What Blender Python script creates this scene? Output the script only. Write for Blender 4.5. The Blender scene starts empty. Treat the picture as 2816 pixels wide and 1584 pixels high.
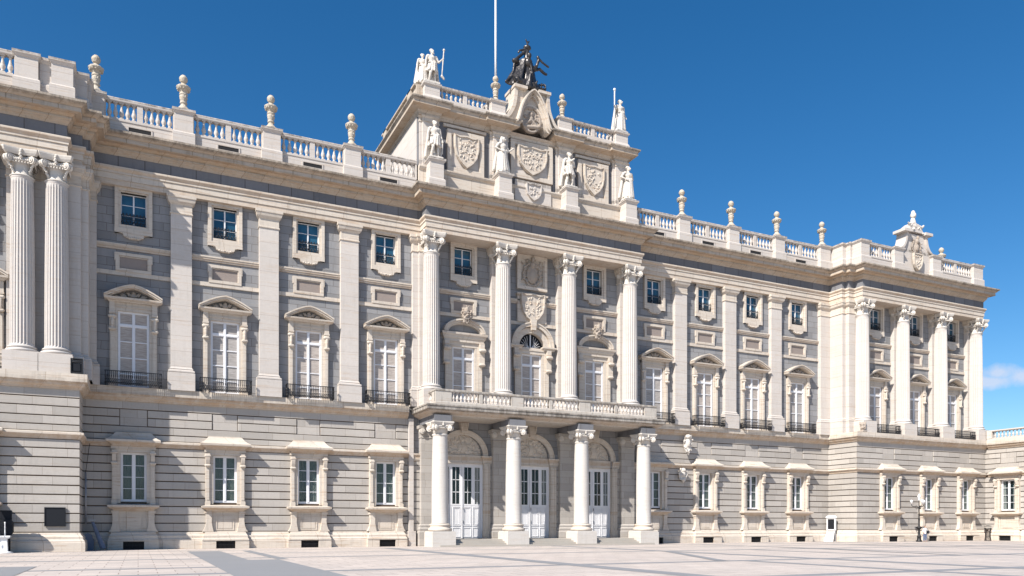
import bpy, bmesh, math, random
from mathutils import Vector, Matrix, noise
random.seed(7)
PI = math.pi
SC = bpy.context.scene
COL = SC.collection

# ------------------------------------------------------------------ camera
cam_d = bpy.data.cameras.new('camera')
cam = bpy.data.objects.new('camera', cam_d); COL.objects.link(cam)
cam_d.sensor_width = 36.0
cam_d.lens = 2149.0 / 2816.0 * 36.0
cam_d.shift_y = (1446.0 - 792.0) / 2816.0
cam_d.clip_start = 0.5; cam_d.clip_end = 4000
cam.location = (0, -64.5, 1.75)
cam.rotation_euler = (PI/2, 0, -math.radians(25.5667))
SC.camera = cam

# ------------------------------------------------------------------ world, sun, exposure
SUN_TO = Vector((-1.0, -0.55, 1.04)).normalized()
el = math.asin(SUN_TO.z); az = math.atan2(SUN_TO.x, SUN_TO.y)
W = bpy.data.worlds.new('World'); SC.world = W; W.use_nodes = True
nt = W.node_tree; nt.nodes.clear()
wo = nt.nodes.new('ShaderNodeOutputWorld'); bg = nt.nodes.new('ShaderNodeBackground')
sky = nt.nodes.new('ShaderNodeTexSky'); sky.sky_type = 'NISHITA'; sky.sun_disc = False
sky.sun_elevation = el; sky.sun_rotation = az
sky.altitude = 650; sky.air_density = 1.0; sky.dust_density = 0.8; sky.ozone_density = 3.0
hs = nt.nodes.new('ShaderNodeHueSaturation'); hs.inputs['Saturation'].default_value = 1.34
hs.inputs['Hue'].default_value = 0.499
hs.inputs['Value'].default_value = 1.14
nt.links.new(sky.outputs[0], hs.inputs['Color'])
# a small fair-weather cloud low in the sky to the right
def wdir(u, v):
    x = (u-1408)/2149.; z = (1446-v)/2149.; th = math.radians(25.5667)
    return Vector((x*math.cos(th)+math.sin(th), -x*math.sin(th)+math.cos(th), z)).normalized()
tc = nt.nodes.new('ShaderNodeTexCoord')
def vmath(op, a, b=None):
    n = nt.nodes.new('ShaderNodeVectorMath'); n.operation = op
    if isinstance(a, Vector): n.inputs[0].default_value = a
    else: nt.links.new(a, n.inputs[0])
    if b is not None:
        if isinstance(b, (Vector, tuple)): n.inputs[1].default_value = b
        else: nt.links.new(b, n.inputs[1])
    return n
def fmath(op, a, b=None, c=None):
    n = nt.nodes.new('ShaderNodeMath'); n.operation = op
    for i, q in enumerate((a, b, c)):
        if q is None: continue
        if isinstance(q, (int, float)): n.inputs[i].default_value = q
        else: nt.links.new(q, n.inputs[i])
    return n.outputs[0]
masks = []
for (u, v, rx, rz) in ((2720, 1050, 0.030, 0.010), (2748, 1025, 0.018, 0.011), (2835, 1035, 0.030, 0.011)):
    d = wdir(u, v); s = vmath('SUBTRACT', tc.outputs['Generated'], d)
    m = vmath('MULTIPLY', s.outputs[0], (1/rx, 1/rx, 1/rz))
    ln = vmath('LENGTH', m.outputs[0])
    masks.append(fmath('MAXIMUM', fmath('SUBTRACT', 1.25, ln.outputs['Value']), 0.0))
mk = masks[0]
for q in masks[1:]: mk = fmath('MAXIMUM', mk, q)
cn = nt.nodes.new('ShaderNodeTexNoise'); cn.inputs['Scale'].default_value = 42; cn.inputs['Detail'].default_value = 6
cn.inputs['Roughness'].default_value = 0.6
nt.links.new(tc.outputs['Generated'], cn.inputs['Vector'])
cr = nt.nodes.new('ShaderNodeMapRange'); cr.inputs['From Min'].default_value = 0.66; cr.inputs['From Max'].default_value = 1.12
cr.inputs['To Max'].default_value = 0.62; cr.clamp = True
nt.links.new(fmath('ADD', fmath('MULTIPLY', mk, 0.62), cn.outputs['Fac']), cr.inputs['Value'])
mx = nt.nodes.new('ShaderNodeMix'); mx.data_type = 'RGBA'
nt.links.new(fmath('MULTIPLY', cr.outputs[0], fmath('MINIMUM', fmath('MULTIPLY', mk, 4.0), 1.0)), mx.inputs['Factor'])
nt.links.new(hs.outputs['Color'], mx.inputs['A']); mx.inputs['B'].default_value = (6.6, 6.6, 7.4, 1)
nt.links.new(mx.outputs['Result'], bg.inputs['Color']); bg.inputs['Strength'].default_value = 0.072
nt.links.new(bg.outputs[0], wo.inputs['Surface'])

sun_d = bpy.data.lights.new('sun', 'SUN'); sun = bpy.data.objects.new('sun', sun_d); COL.objects.link(sun)
sun_d.energy = 5.0; sun_d.angle = math.radians(0.5); sun_d.color = (1.0, 0.945, 0.87)
sun.rotation_euler = SUN_TO.to_track_quat('Z', 'Y').to_euler(); sun.location = (-40, -60, 80)
SC.view_settings.view_transform = 'Standard'; SC.view_settings.look = 'None'
SC.view_settings.gamma = 1; SC.view_settings.exposure = 0.76; SC.view_settings.use_curve_mapping = False

# ------------------------------------------------------------------ materials
def srgb(r, g, b):
    f = lambda c: (c/255/12.92) if c/255 <= 0.04045 else ((c/255+0.055)/1.055)**2.4
    return (f(r), f(g), f(b), 1)
class NT:
    def __init__(s, name):
        s.m = bpy.data.materials.new(name); s.m.use_nodes = True; s.t = s.m.node_tree
        s.b = s.t.nodes['Principled BSDF']
    def n(s, typ, **kw):
        x = s.t.nodes.new(typ)
        for k, v in kw.items():
            if hasattr(x, k) and k not in ('Scale',): 
                try: setattr(x, k, v); continue
                except Exception: pass
            x.inputs[k].default_value = v
        return x
    def l(s, a, b): s.t.links.new(a, b)
    def inp(s, node, **kw):
        for k, v in kw.items(): node.inputs[k.replace('_', ' ')].default_value = v
        return node
    def pos(s, sc=(1, 1, 1)):
        g = s.t.nodes.new('ShaderNodeNewGeometry'); mp = s.t.nodes.new('ShaderNodeMapping')
        mp.inputs['Scale'].default_value = sc; s.l(g.outputs['Position'], mp.inputs['Vector']); return mp.outputs[0]
    def noise(s, vec, scale, detail=4, rough=0.55):
        n = s.t.nodes.new('ShaderNodeTexNoise'); s.l(vec, n.inputs['Vector'])
        n.inputs['Scale'].default_value = scale; n.inputs['Detail'].default_value = detail; n.inputs['Roughness'].default_value = rough
        return n.outputs['Fac']
    def rng(s, val, a, b, c=0.0, d=1.0):
        n = s.t.nodes.new('ShaderNodeMapRange'); s.l(val, n.inputs['Value'])
        for k, q in zip(('From Min', 'From Max', 'To Min', 'To Max'), (a, b, c, d)): n.inputs[k].default_value = q
        return n.outputs[0]
    def mix(s, fac, a, b, mode='MIX'):
        n = s.t.nodes.new('ShaderNodeMix'); n.data_type = 'RGBA'; n.blend_type = mode
        for k, q in (('Factor', fac), ('A', a), ('B', b)):
            if isinstance(q, (int, float, tuple)): n.inputs[k].default_value = q
            else: s.l(q, n.inputs[k])
        return n.outputs['Result']
    def mul(s, a, b):
        n = s.t.nodes.new('ShaderNodeMath'); n.operation = 'MULTIPLY'
        for i, q in enumerate((a, b)):
            if isinstance(q, (int, float)): n.inputs[i].default_value = q
            else: s.l(q, n.inputs[i])
        return n.outputs[0]
    def add(s, a, b):
        n = s.t.nodes.new('ShaderNodeMath'); n.operation = 'ADD'
        for i, q in enumerate((a, b)):
            if isinstance(q, (int, float)): n.inputs[i].default_value = q
            else: s.l(q, n.inputs[i])
        return n.outputs[0]
    def bump(s, h, strength, dist):
        n = s.t.nodes.new('ShaderNodeBump'); n.inputs['Strength'].default_value = strength; n.inputs['Distance'].default_value = dist
        s.l(h, n.inputs['Height']); s.l(n.outputs[0], s.b.inputs['Normal'])

def stone(name, base, stain, dark, stain_amt=0.5, dark_amt=0.4, blocks=None, bvar=0.10, mortar=0.02, rough=0.85, bump=0.35, drip=0.0, grime=(), stain_bounce=(), mcol=(0.50, 0.45, 0.42)):
    k = NT(name)
    p = k.pos()
    big = k.noise(p, 0.35, 5, 0.6)
    vein = k.noise(k.pos((0.5, 0.5, 7.0)), 1.1, 6, 0.68)
    fine = k.noise(p, 5.5, 5, 0.7)
    col = k.mix(k.rng(big, 0.3, 0.7, 0, 1), tuple(c*0.93 for c in base[:3])+(1,), base)
    col = k.mix(k.mul(k.rng(vein, 0.52, 0.74), stain_amt), col, stain)
    if blocks:
        g = k.t.nodes.new('ShaderNodeNewGeometry'); sp = k.t.nodes.new('ShaderNodeSeparateXYZ'); k.l(g.outputs['Position'], sp.inputs[0])
        cb = k.t.nodes.new('ShaderNodeCombineXYZ'); wob = k.rng(k.noise(p, 0.9, 3, 0.6), 0.2, 0.8, -0.035, 0.035); k.l(k.add(k.add(sp.outputs[0], sp.outputs[1]), k.mul(wob, 1.0 if name.startswith('grey_granite') else 0.0)), cb.inputs[0])
        zz = k.add(k.add(sp.outputs[2], wob if name.startswith('grey_granite') else 0.0), blocks[2] if len(blocks) > 2 else 0.0); k.l(zz, cb.inputs[1])
        br = k.t.nodes.new('ShaderNodeTexBrick'); k.l(cb.outputs[0], br.inputs['Vector'])
        br.inputs['Scale'].default_value = 1; br.inputs['Brick Width'].default_value = blocks[0]; br.inputs['Row Height'].default_value = blocks[1]
        br.inputs['Mortar Size'].default_value = mortar; br.inputs['Mortar Smooth'].default_value = 0.3
        br.offset = 0.43; br.squash = 1.18; br.squash_frequency = 3
        br.inputs['Color1'].default_value = (1-bvar,)*3+(1,); br.inputs['Color2'].default_value = (1+bvar*0.7,)*3+(1,)
        br.inputs['Mortar'].default_value = mcol+(1,)
        col = k.mix(1.0, col, br.outputs['Color'], 'MULTIPLY')
    crk = k.noise(k.pos((1.0, 1.0, 3.2)), 2.3, 8, 0.72)
    col = k.mix(k.mul(k.rng(crk, 0.62, 0.74), dark_amt), col, dark)
    col = k.mix(k.rng(fine, 0.35, 0.7, 0.0, 0.16), col, tuple(c*0.55 for c in base[:3])+(1,))
    if drip:
        dr = k.noise(k.pos((2.2, 2.2, 0.22)), 1.6, 6, 0.7)
        col = k.mix(k.mul(k.rng(dr, 0.53, 0.72), drip), col, dark)
    if grime or stain_bounce:      # old run-off stains along the moulding lips; tan bands also paint bounce light
        g2 = k.t.nodes.new('ShaderNodeNewGeometry'); s2 = k.t.nodes.new('ShaderNodeSeparateXYZ'); k.l(g2.outputs['Position'], s2.inputs[0])
        nz = k.noise(k.pos((1.6, 1.6, 0.5)), 1.3, 7, 0.75)
        def mask(bands):
            acc = None
            for (z0, z1, z2, amt) in bands:
                a = k.mul(k.rng(s2.outputs[2], z0, z1), k.mul(k.rng(s2.outputs[2], z2+.06, z2), amt))
                acc = a if acc is None else k.add(acc, a)
            return acc
        if stain_bounce: col = k.mix(k.mul(mask(stain_bounce), k.rng(nz, 0.30, 0.62, 0.15, 1.0)), col, (0.40, 0.275, 0.175, 1))
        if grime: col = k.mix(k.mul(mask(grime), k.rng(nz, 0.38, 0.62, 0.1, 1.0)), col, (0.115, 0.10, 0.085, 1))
    k.l(col, k.b.inputs['Base Color']); k.b.inputs['Roughness'].default_value = rough
    k.b.inputs['Specular IOR Level'].default_value = 0.25
    h = k.add(k.mul(fine, 0.6), k.mul(vein, 0.8)); k.bump(h, bump, 0.03)
    return k.m
TAN = (0.45, 0.31, 0.19, 1); SOOT = (0.13, 0.115, 0.10, 1)
M = {}
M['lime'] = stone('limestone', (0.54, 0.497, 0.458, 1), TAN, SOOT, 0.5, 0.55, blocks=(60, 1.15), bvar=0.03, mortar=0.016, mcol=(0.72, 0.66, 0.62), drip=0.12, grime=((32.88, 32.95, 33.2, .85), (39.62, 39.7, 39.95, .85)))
M['shaft'] = stone('column_shaft_stone', (0.535, 0.50, 0.47, 1), TAN, SOOT, 0.35, 0.4, drip=0.1)
M['trim'] = stone('trim_stone', (0.565, 0.503, 0.432, 1), (0.33, 0.20, 0.11, 1), SOOT, 0.75, 0.7, blocks=(1.9, 40), bvar=0.05, mortar=0.016, mcol=(0.6, 0.53, 0.47), drip=0.25, stain_bounce=((10.9, 11.0, 11.42, .75), (7.55, 7.6, 7.86, .7), (27.6, 27.66, 27.86, .6), (26.6, 26.7, 27.03, .3), (2.8, 2.86, 3.1, .6), (22.1, 22.13, 22.34, .4), (37.2, 37.3, 37.55, .4)), grime=((11.30, 11.36, 11.62, .35), (12.84, 12.88, 13.1, .5)))
M['cornice'] = stone('weathered_cornice_stone', (0.47, 0.405, 0.335, 1), (0.30, 0.19, 0.10, 1), (0.10, 0.09, 0.075, 1), 0.75, 0.7, blocks=(1.25, 40), bvar=0.09, mortar=0.022, mcol=(0.42, 0.36, 0.30), drip=0.45, stain_bounce=((28.8, 28.86, 29.16, .5), (29.3, 29.36, 29.5, .8), (29.78, 29.82, 29.96, .5), (37.3, 37.4, 37.6, .6)), grime=((29.86, 30.0, 30.4, .8), (37.84, 37.95, 38.4, .85), (41.0, 41.1, 41.4, .5)))
M['statue'] = stone('statue_stone', (0.58, 0.54, 0.49, 1), (0.42, 0.32, 0.2, 1), SOOT, 0.35, 0.4, bump=0.6)
M['urn'] = stone('urn_stone', (0.46, 0.41, 0.34, 1), (0.34, 0.23, 0.11, 1), SOOT, 0.85, 0.95, bump=0.6)
M['carved'] = stone('carved_stone', (0.35, 0.30, 0.255, 1), (0.30, 0.2, 0.12, 1), (0.08, 0.07, 0.06, 1), 0.6, 0.6, bump=0.8)
M['tan'] = stone('tan_panel_stone', (0.27, 0.228, 0.205, 1), (0.30, 0.2, 0.14, 1), SOOT, 0.4, 0.3)
M['grey'] = stone('grey_granite_blocks', (0.246, 0.247, 0.254, 1), (0.30, 0.25, 0.2, 1), (0.09, 0.085, 0.08, 1), 0.35, 0.6, blocks=(1.45, 0.62, 0.2), bvar=0.17, mortar=0.02, drip=0.2)
M['frieze'] = stone('grey_frieze_slabs', (0.168, 0.17, 0.184, 1), (0.25, 0.22, 0.2, 1), (0.07, 0.07, 0.07, 1), 0.15, 0.25, blocks=(1.5, 3.0, 0.4), bvar=0.16, mortar=0.035, drip=0.25)
M['rustic'] = stone('rusticated_granite', (0.415, 0.385, 0.352, 1), (0.36, 0.28, 0.2, 1), (0.13, 0.115, 0.10, 1), 0.35, 0.42, blocks=(2.05, 0.625, 0.56), bvar=0.13, mortar=0.011, drip=0.15)
M['rustic_upper'] = stone('rusticated_granite_upper', (0.415, 0.385, 0.352, 1), (0.36, 0.28, 0.2, 1), (0.13, 0.115, 0.10, 1), 0.35, 0.42, blocks=(2.05, 0.605, 0.505), bvar=0.13, mortar=0.011, drip=0.15)
M['slab'] = stone('stained_balcony_stone', (0.47, 0.435, 0.39, 1), (0.33, 0.20, 0.11, 1), (0.05, 0.045, 0.04, 1), 0.6, 0.6, drip=0.5, stain_bounce=((10.9, 11.0, 11.3, .6),), grime=((11.22, 11.3, 11.7, .9), (12.84, 12.9, 13.1, .7)))
M['groove'] = stone('joint_mortar', (0.10, 0.07, 0.05, 1), (0.14, 0.09, 0.06, 1), SOOT, 0.4, 0.3)
M['porticostone'] = stone('white_portico_stone', (0.55, 0.518, 0.48, 1), (0.44, 0.34, 0.25, 1), (0.2, 0.17, 0.14, 1), 0.5, 0.5, drip=0.14)

def plain(name, base, rough=0.5, metal=0.0, nscale=8, namt=0.25, dark=None, spec=0.5, stretch=(1, 1, 1), bump=0.1):
    k = NT(name); nf = k.noise(k.pos(stretch), nscale, 5, 0.6)
    d = dark or tuple(c*0.6 for c in base[:3])+(1,)
    k.l(k.mix(k.mul(k.rng(nf, 0.35, 0.7), namt), base, d), k.b.inputs['Base Color'])
    k.b.inputs['Roughness'].default_value = rough; k.b.inputs['Metallic'].default_value = metal
    k.b.inputs['Specular IOR Level'].default_value = spec
    if bump: k.bump(nf, bump, 0.01)
    return k.m
M['paint'] = plain('white_window_paint', (0.70, 0.70, 0.72, 1), 0.45, namt=0.18, nscale=3)
M['doorpaint'] = plain('door_paint', (0.67, 0.665, 0.675, 1), 0.5, namt=0.2, nscale=2.2, stretch=(1, 1, 0.3))
M['iron'] = plain('black_iron', (0.018, 0.018, 0.02, 1), 0.5, 0.3, namt=0.4)
M['bronze'] = plain('dark_bronze', (0.028, 0.027, 0.03, 1), 0.36, 0.4, namt=0.5, dark=(0.12, 0.105, 0.09, 1), nscale=2.6)
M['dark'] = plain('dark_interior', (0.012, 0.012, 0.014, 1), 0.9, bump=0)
M['shutter'] = plain('closed_inner_shutter', (0.46, 0.415, 0.375, 1), 0.7, nscale=2.6, namt=0.9, dark=(0.22, 0.18, 0.16, 1), stretch=(0.8, 0.8, 11), bump=0.3)
M['curtain'] = plain('sage_curtain', (0.40, 0.42, 0.38, 1), 0.9, nscale=2.0, namt=0.4)
M['curtain_w'] = plain('white_curtain', (0.72, 0.70, 0.66, 1), 0.9, nscale=2.0, namt=0.3)
M['white'] = plain('white_gloss_paint', (0.75, 0.75, 0.75, 1), 0.35, namt=0.1)
M['metal'] = plain('dull_zinc_pipe', (0.36, 0.37, 0.40, 1), 0.4, 0.5, namt=0.5, nscale=9)
M['slate'] = plain('dark_slate', (0.016, 0.018, 0.023, 1), 0.7, namt=0.3, spec=0.15)
M['canvas'] = plain('blue_grey_canvas', (0.16, 0.19, 0.26, 1), 0.8, namt=0.5, nscale=4, stretch=(1, 1, .3), bump=.5)
M['leaf'] = plain('green_leaves', (0.09, 0.12, 0.035, 1), 0.6, namt=0.6, nscale=12)
M['skin'] = plain('skin', (0.45, 0.27, 0.19, 1), 0.6, namt=0.1)
M['hair'] = plain('dark_hair', (0.05, 0.03, 0.02, 1), 0.6, namt=0.3)
M['jeans'] = plain('blue_denim', (0.10, 0.14, 0.24, 1), 0.9, namt=0.4)
M['shirt'] = plain('white_cotton', (0.68, 0.67, 0.66, 1), 0.9, namt=0.15)
def glassmat(name, tint, alpha):
    k = NT(name); k.b.inputs['Base Color'].default_value = tint; k.b.inputs['Roughness'].default_value = 0.04
    k.b.inputs['Specular IOR Level'].default_value = 0.9
    tr = k.t.nodes.new('ShaderNodeBsdfTransparent'); tr.inputs[0].default_value = (0.90, 0.93, 0.93, 1)
    ms = k.t.nodes.new('ShaderNodeMixShader'); ms.inputs[0].default_value = alpha
    k.l(tr.outputs[0], ms.inputs[1]); k.l(k.b.outputs[0], ms.inputs[2])
    k.bump(k.noise(k.pos(), 1.2, 2, 0.5), 0.06, 0.02)
    k.l(ms.outputs[0], k.t.nodes['Material Output'].inputs['Surface']); return k.m
M['glass'] = glassmat('window_glass', (0.02, 0.04, 0.05, 1), 0.26)
def darkglass():
    k = NT('sky_tint_glass'); n = k.noise(k.pos(), 0.9, 2, 0.5)
    k.l(k.mix(k.rng(n, 0.3, 0.7), (0.012, 0.045, 0.08, 1), (0.03, 0.10, 0.16, 1)), k.b.inputs['Base Color'])  # blue of the reflected sky painted into the base colour
    k.b.inputs['Roughness'].default_value = 0.06; k.b.inputs['Specular IOR Level'].default_value = 0.8
    k.bump(n, 0.08, 0.02); return k.m
M['dglass'] = darkglass()
def paving():
    k = NT('plaza_paving')
    g = k.pos()
    br = k.t.nodes.new('ShaderNodeTexBrick'); k.l(g, br.inputs['Vector']); br.inputs['Scale'].default_value = 1
    br.inputs['Brick Width'].default_value = 1.3; br.inputs['Row Height'].default_value = 1.1; br.inputs['Mortar Size'].default_value = 0.02
    br.inputs['Color1'].default_value = (0.88, 0.88, 0.88, 1); br.inputs['Color2'].default_value = (1.05, 1.03, 1.01, 1)
    br.inputs['Mortar'].default_value = (0.50, 0.45, 0.43, 1)
    big = k.noise(g, 0.22, 5, 0.6); fine = k.noise(g, 3.5, 6, 0.7); st = k.noise(k.pos((0.25, 1.6, 1)), 0.8, 6, 0.65)
    c = k.mix(k.rng(big, 0.3, 0.7), (0.45, 0.40, 0.366, 1), (0.51, 0.457, 0.42, 1))
    c = k.mix(1.0, c, br.outputs['Color'], 'MULTIPLY')
    c = k.mix(k.rng(fine, 0.5, 0.75, 0, 0.45), c, (0.27, 0.24, 0.22, 1))
    c = k.mix(k.rng(st, 0.52, 0.72, 0, 0.4), c, (0.30, 0.28, 0.27, 1))
    k.l(c, k.b.inputs['Base Color']); k.b.inputs['Roughness'].default_value = 0.75
    k.bump(fine, 0.2, 0.01); return k.m
M['paving'] = paving()
M['band'] = stone('grey_paving_band', (0.232, 0.238, 0.25, 1), (0.25, 0.24, 0.23, 1), (0.14, 0.14, 0.14, 1), 0.2, 0.3, rough=0.7)
M['step'] = stone('step_stone', (0.40, 0.37, 0.33, 1), (0.38, 0.31, 0.24, 1), (0.16, 0.14, 0.12, 1), 0.4, 0.4)

# ------------------------------------------------------------------ mesh helpers
class MB:
    def __init__(s): s.v = []; s.f = []; s.sm = []
    def add(s, vs, fs, smooth=False):
        o = len(s.v); s.v += [tuple(q) for q in vs]; s.f += [tuple(i+o for i in f) for f in fs]; s.sm += [smooth]*len(fs); return s
    def box(s, x0, x1, y0, y1, z0, z1):
        vs = [(x0,y0,z0),(x1,y0,z0),(x1,y1,z0),(x0,y1,z0),(x0,y0,z1),(x1,y0,z1),(x1,y1,z1),(x0,y1,z1)]
        return s.add(vs, [(0,3,2,1),(4,5,6,7),(0,1,5,4),(1,2,6,5),(2,3,7,6),(3,0,4,7)])
    def quad(s, a, b, c, d): return s.add([a,b,c,d], [(0,1,2,3)])
    def prism(s, poly, y0, y1):                       # polygon in x,z extruded along y (y0 is the front)
        n = len(poly); vs = [(x, y0, z) for x, z in poly] + [(x, y1, z) for x, z in poly]
        return s.add(vs, [tuple(range(n)), tuple(range(2*n-1, n-1, -1))] + [(i, n+i, n+(i+1) % n, (i+1) % n) for i in range(n)])
    def band(s, pts, w, y0, y1, closed=False):        # ribbon of width w along pts (x,z), extruded in y
        n = len(pts); L = []; R = []
        for i, p in enumerate(pts):
            a = pts[max(i-1, 0)] if not closed else pts[(i-1) % n]; b = pts[min(i+1, n-1)] if not closed else pts[(i+1) % n]
            d = Vector((b[0]-a[0], b[1]-a[1])).normalized(); nn = Vector((-d.y, d.x))
            ww = w[i] if isinstance(w, (list, tuple)) else w
            L.append((p[0]+nn.x*ww/2, p[1]+nn.y*ww/2)); R.append((p[0]-nn.x*ww/2, p[1]-nn.y*ww/2))
        vs = [(x, y0, z) for x, z in L]+[(x, y0, z) for x, z in R]+[(x, y1, z) for x, z in L]+[(x, y1, z) for x, z in R]
        fs = []
        for i in range(n if closed else n-1):
            j = (i+1) % n
            fs += [(i, j, n+j, n+i), (2*n+i, 3*n+i, 3*n+j, 2*n+j), (i, 2*n+i, 2*n+j, j), (n+i, n+j, 3*n+j, 3*n+i)]
        if not closed: fs += [(0, n, 3*n, 2*n), (n-1, 3*n-1, 4*n-1, 2*n-1)]
        return s.add(vs, fs)
    def sweep(s, path, prof, caps=True, closed_prof=False):
        n = len(path); P = [Vector(p) for p in path]; off = []
        for i in range(n):
            ds = []
            if i > 0: ds.append((P[i]-P[i-1]).normalized())
            if i < n-1: ds.append((P[i+1]-P[i]).normalized())
            ns = [Vector((d.y, -d.x)) for d in ds]
            if len(ns) == 1: off.append(ns[0])
            else:
                m = ns[0]+ns[1]; off.append(m/(m.dot(ns[0])) if m.length > 1e-6 else ns[0])
        k = len(prof); vs = []
        for i in range(n):
            for (o, z) in prof: vs.append((P[i].x+off[i].x*o, P[i].y+off[i].y*o, z))
        fs = []
        for i in range(n-1):
            for j in range(k if closed_prof else k-1):
                a = i*k+j; b = i*k+(j+1) % k; fs.append((a, a+k, b+k, b))
        if caps: fs += [tuple(range(k)), tuple((n-1)*k+j for j in reversed(range(k)))]
        return s.add(vs, fs)
    def lathe(s, prof, cx=0, cy=0, n=24, smooth=True):
        vs = []; fs = []; k = len(prof)
        for i in range(n):
            a = 2*PI*i/n; c, q = math.cos(a), math.sin(a)
            for r, z in prof: vs.append((cx+r*c, cy+r*q, z))
        for i in range(n):
            j = (i+1) % n
            for m in range(k-1): fs.append((i*k+m, j*k+m, j*k+m+1, i*k+m+1))
        fs.append(tuple(i*k for i in reversed(range(n)))); fs.append(tuple(i*k+k-1 for i in range(n)))
        return s.add(vs, fs, smooth)
    def caps(s, p0, p1, r0, r1, n=10):                # tapered capsule
        p0 = Vector(p0); p1 = Vector(p1); ax = p1-p0; L = ax.length
        if L < 1e-5: ax = Vector((0, 0, 1))
        else: ax = ax/L
        q = Vector((0, 0, 1)).rotation_difference(ax).to_matrix()
        rings = [(r0*math.cos(t), -r0*math.sin(t)) for t in (PI/2*0.95, PI/3, PI/6, 0)] + [(r1*math.cos(t), L+r1*math.sin(t)) for t in (0, PI/6, PI/3, PI/2*0.95)]
        vs = []; fs = []; k = len(rings)
        for i in range(n):
            a = 2*PI*i/n
            for r, z in rings: vs.append(p0+q@Vector((r*math.cos(a), r*math.sin(a), z)))
        for i in range(n):
            j = (i+1) % n
            for m in range(k-1): fs.append((i*k+m, j*k+m, j*k+m+1, i*k+m+1))
        fs.append(tuple(i*k for i in reversed(range(n)))); fs.append(tuple(i*k+k-1 for i in range(n)))
        return s.add(vs, fs, True)
    def ell(s, c, r, rot=None, n=12, m=8):
        vs = []; fs = []; c = Vector(c)
        for i in range(m+1):
            t = PI*i/m
            for j in range(n):
                a = 2*PI*j/n; v = Vector((r[0]*math.sin(t)*math.cos(a), r[1]*math.sin(t)*math.sin(a), r[2]*math.cos(t)))
                if rot is not None: v = rot@v
                vs.append(c+v)
        for i in range(m):
            for j in range(n): fs.append((i*n+j, i*n+(j+1) % n, (i+1)*n+(j+1) % n, (i+1)*n+j))
        return s.add(vs, fs, True)
    def disc(s, c, ax, r, h, n=16):                   # flat-ended cylinder centred on c
        c = Vector(c); ax = Vector(ax).normalized(); q = Vector((0, 0, 1)).rotation_difference(ax).to_matrix()
        vs = [c+q@Vector((r*math.cos(2*PI*i/n), r*math.sin(2*PI*i/n), z)) for z in (-h/2, h/2) for i in range(n)]
        return s.add(vs, [(i, (i+1) % n, n+(i+1) % n, n+i) for i in range(n)]+[tuple(reversed(range(n))), tuple(range(n, 2*n))])
    def tube(s, pts, r, n=8):
        for a, b in zip(pts[:-1], pts[1:]): s.caps(a, b, r, r, n)
        return s
    def mesh(s, name, mat):
        me = bpy.data.meshes.new(name); me.from_pydata(s.v, [], s.f); me.materials.append(mat)
        bm = bmesh.new(); bm.from_mesh(me); bmesh.ops.recalc_face_normals(bm, faces=bm.faces); bm.to_mesh(me); bm.free()
        me.polygons.foreach_set('use_smooth', s.sm); me.update(); return me
    def build(s, name, mat, parent=None, loc=None):
        o = bpy.data.objects.new(name, s.mesh(name, M[mat] if isinstance(mat, str) else mat)); COL.objects.link(o)
        if parent: o.parent = parent
        if loc: o.location = loc
        return o
def mo(name, me, parent=None, loc=(0, 0, 0), rot=0):
    o = bpy.data.objects.new(name, me); COL.objects.link(o); o.parent = parent; o.location = loc; o.rotation_euler = (0, 0, rot); return o
def empty(name, loc, label, cat, group=None, rz=0):
    o = bpy.data.objects.new(name, None); COL.objects.link(o); o.location = loc; o.rotation_euler = (0, 0, rz)
    o['label'] = label; o['category'] = cat
    if group: o['group'] = group
    return o
def tag(o, label, cat, group=None):
    o['label'] = label; o['category'] = cat
    if group: o['group'] = group
    return o
def dup(o, parent, loc=None, rz=None):
    c = o.copy(); COL.objects.link(c); c.parent = parent
    if loc is not None: c.location = loc
    if rz is not None: c.rotation_euler = (0, 0, rz)
    for ch in list(o.children): dup(ch, c)
    return c
def carve(mb, voxel, mat, name='carved', disp=0.0, dscale=0.25, smooth=2):
    """fuse overlapping blobs into one continuous surface"""
    o = mb.build(name, mat)
    r = o.modifiers.new('r', 'REMESH'); r.mode = 'VOXEL'; r.voxel_size = voxel; r.use_smooth_shade = True
    if smooth:
        q = o.modifiers.new('s', 'SMOOTH'); q.factor = 0.5; q.iterations = smooth
    if disp:
        tx = bpy.data.textures.new('n', 'CLOUDS'); tx.noise_scale = dscale; tx.noise_depth = 3
        d = o.modifiers.new('d', 'DISPLACE'); d.texture = tx; d.strength = disp; d.mid_level = 0.5
    dg = bpy.context.evaluated_depsgraph_get(); me = bpy.data.meshes.new_from_object(o.evaluated_get(dg))
    me.name = name; me.materials.clear(); me.materials.append(M[mat]); bpy.data.objects.remove(o)
    me.polygons.foreach_set('use_smooth', [True]*len(me.polygons)); return me
def wallface(mb, x0, x1, z0, z1, y, holes=(), depth=0.45):
    """front face in the plane y with holes (hx0,hx1,hz0,hz1) and their reveals"""
    xs = sorted({x0, x1}|{min(max(h[i], x0), x1) for h in holes for i in (0, 1)}); zs = sorted({z0, z1}|{min(max(h[i], z0), z1) for h in holes for i in (2, 3)})
    for a, b in zip(xs[:-1], xs[1:]):
        for c, d in zip(zs[:-1], zs[1:]):
            if b-a < 1e-6 or d-c < 1e-6: continue
            mx, mz = (a+b)/2, (c+d)/2
            if any(h[0] < mx < h[1] and h[2] < mz < h[3] for h in holes): continue
            mb.quad((a, y, c), (b, y, c), (b, y, d), (a, y, d))
    for h in holes:
        if h[0] < x0-1e-6 or h[1] > x1+1e-6: continue
        a, b, c, d = h; e = y+depth
        mb.quad((a, y, c), (a, e, c), (a, e, d), (a, y, d)); mb.quad((b, y, c), (b, y, d), (b, e, d), (b, e, c))
        mb.quad((a, y, d), (a, e, d), (b, e, d), (b, y, d)); mb.quad((a, y, c), (b, y, c), (b, e, c), (a, e, c))
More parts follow.
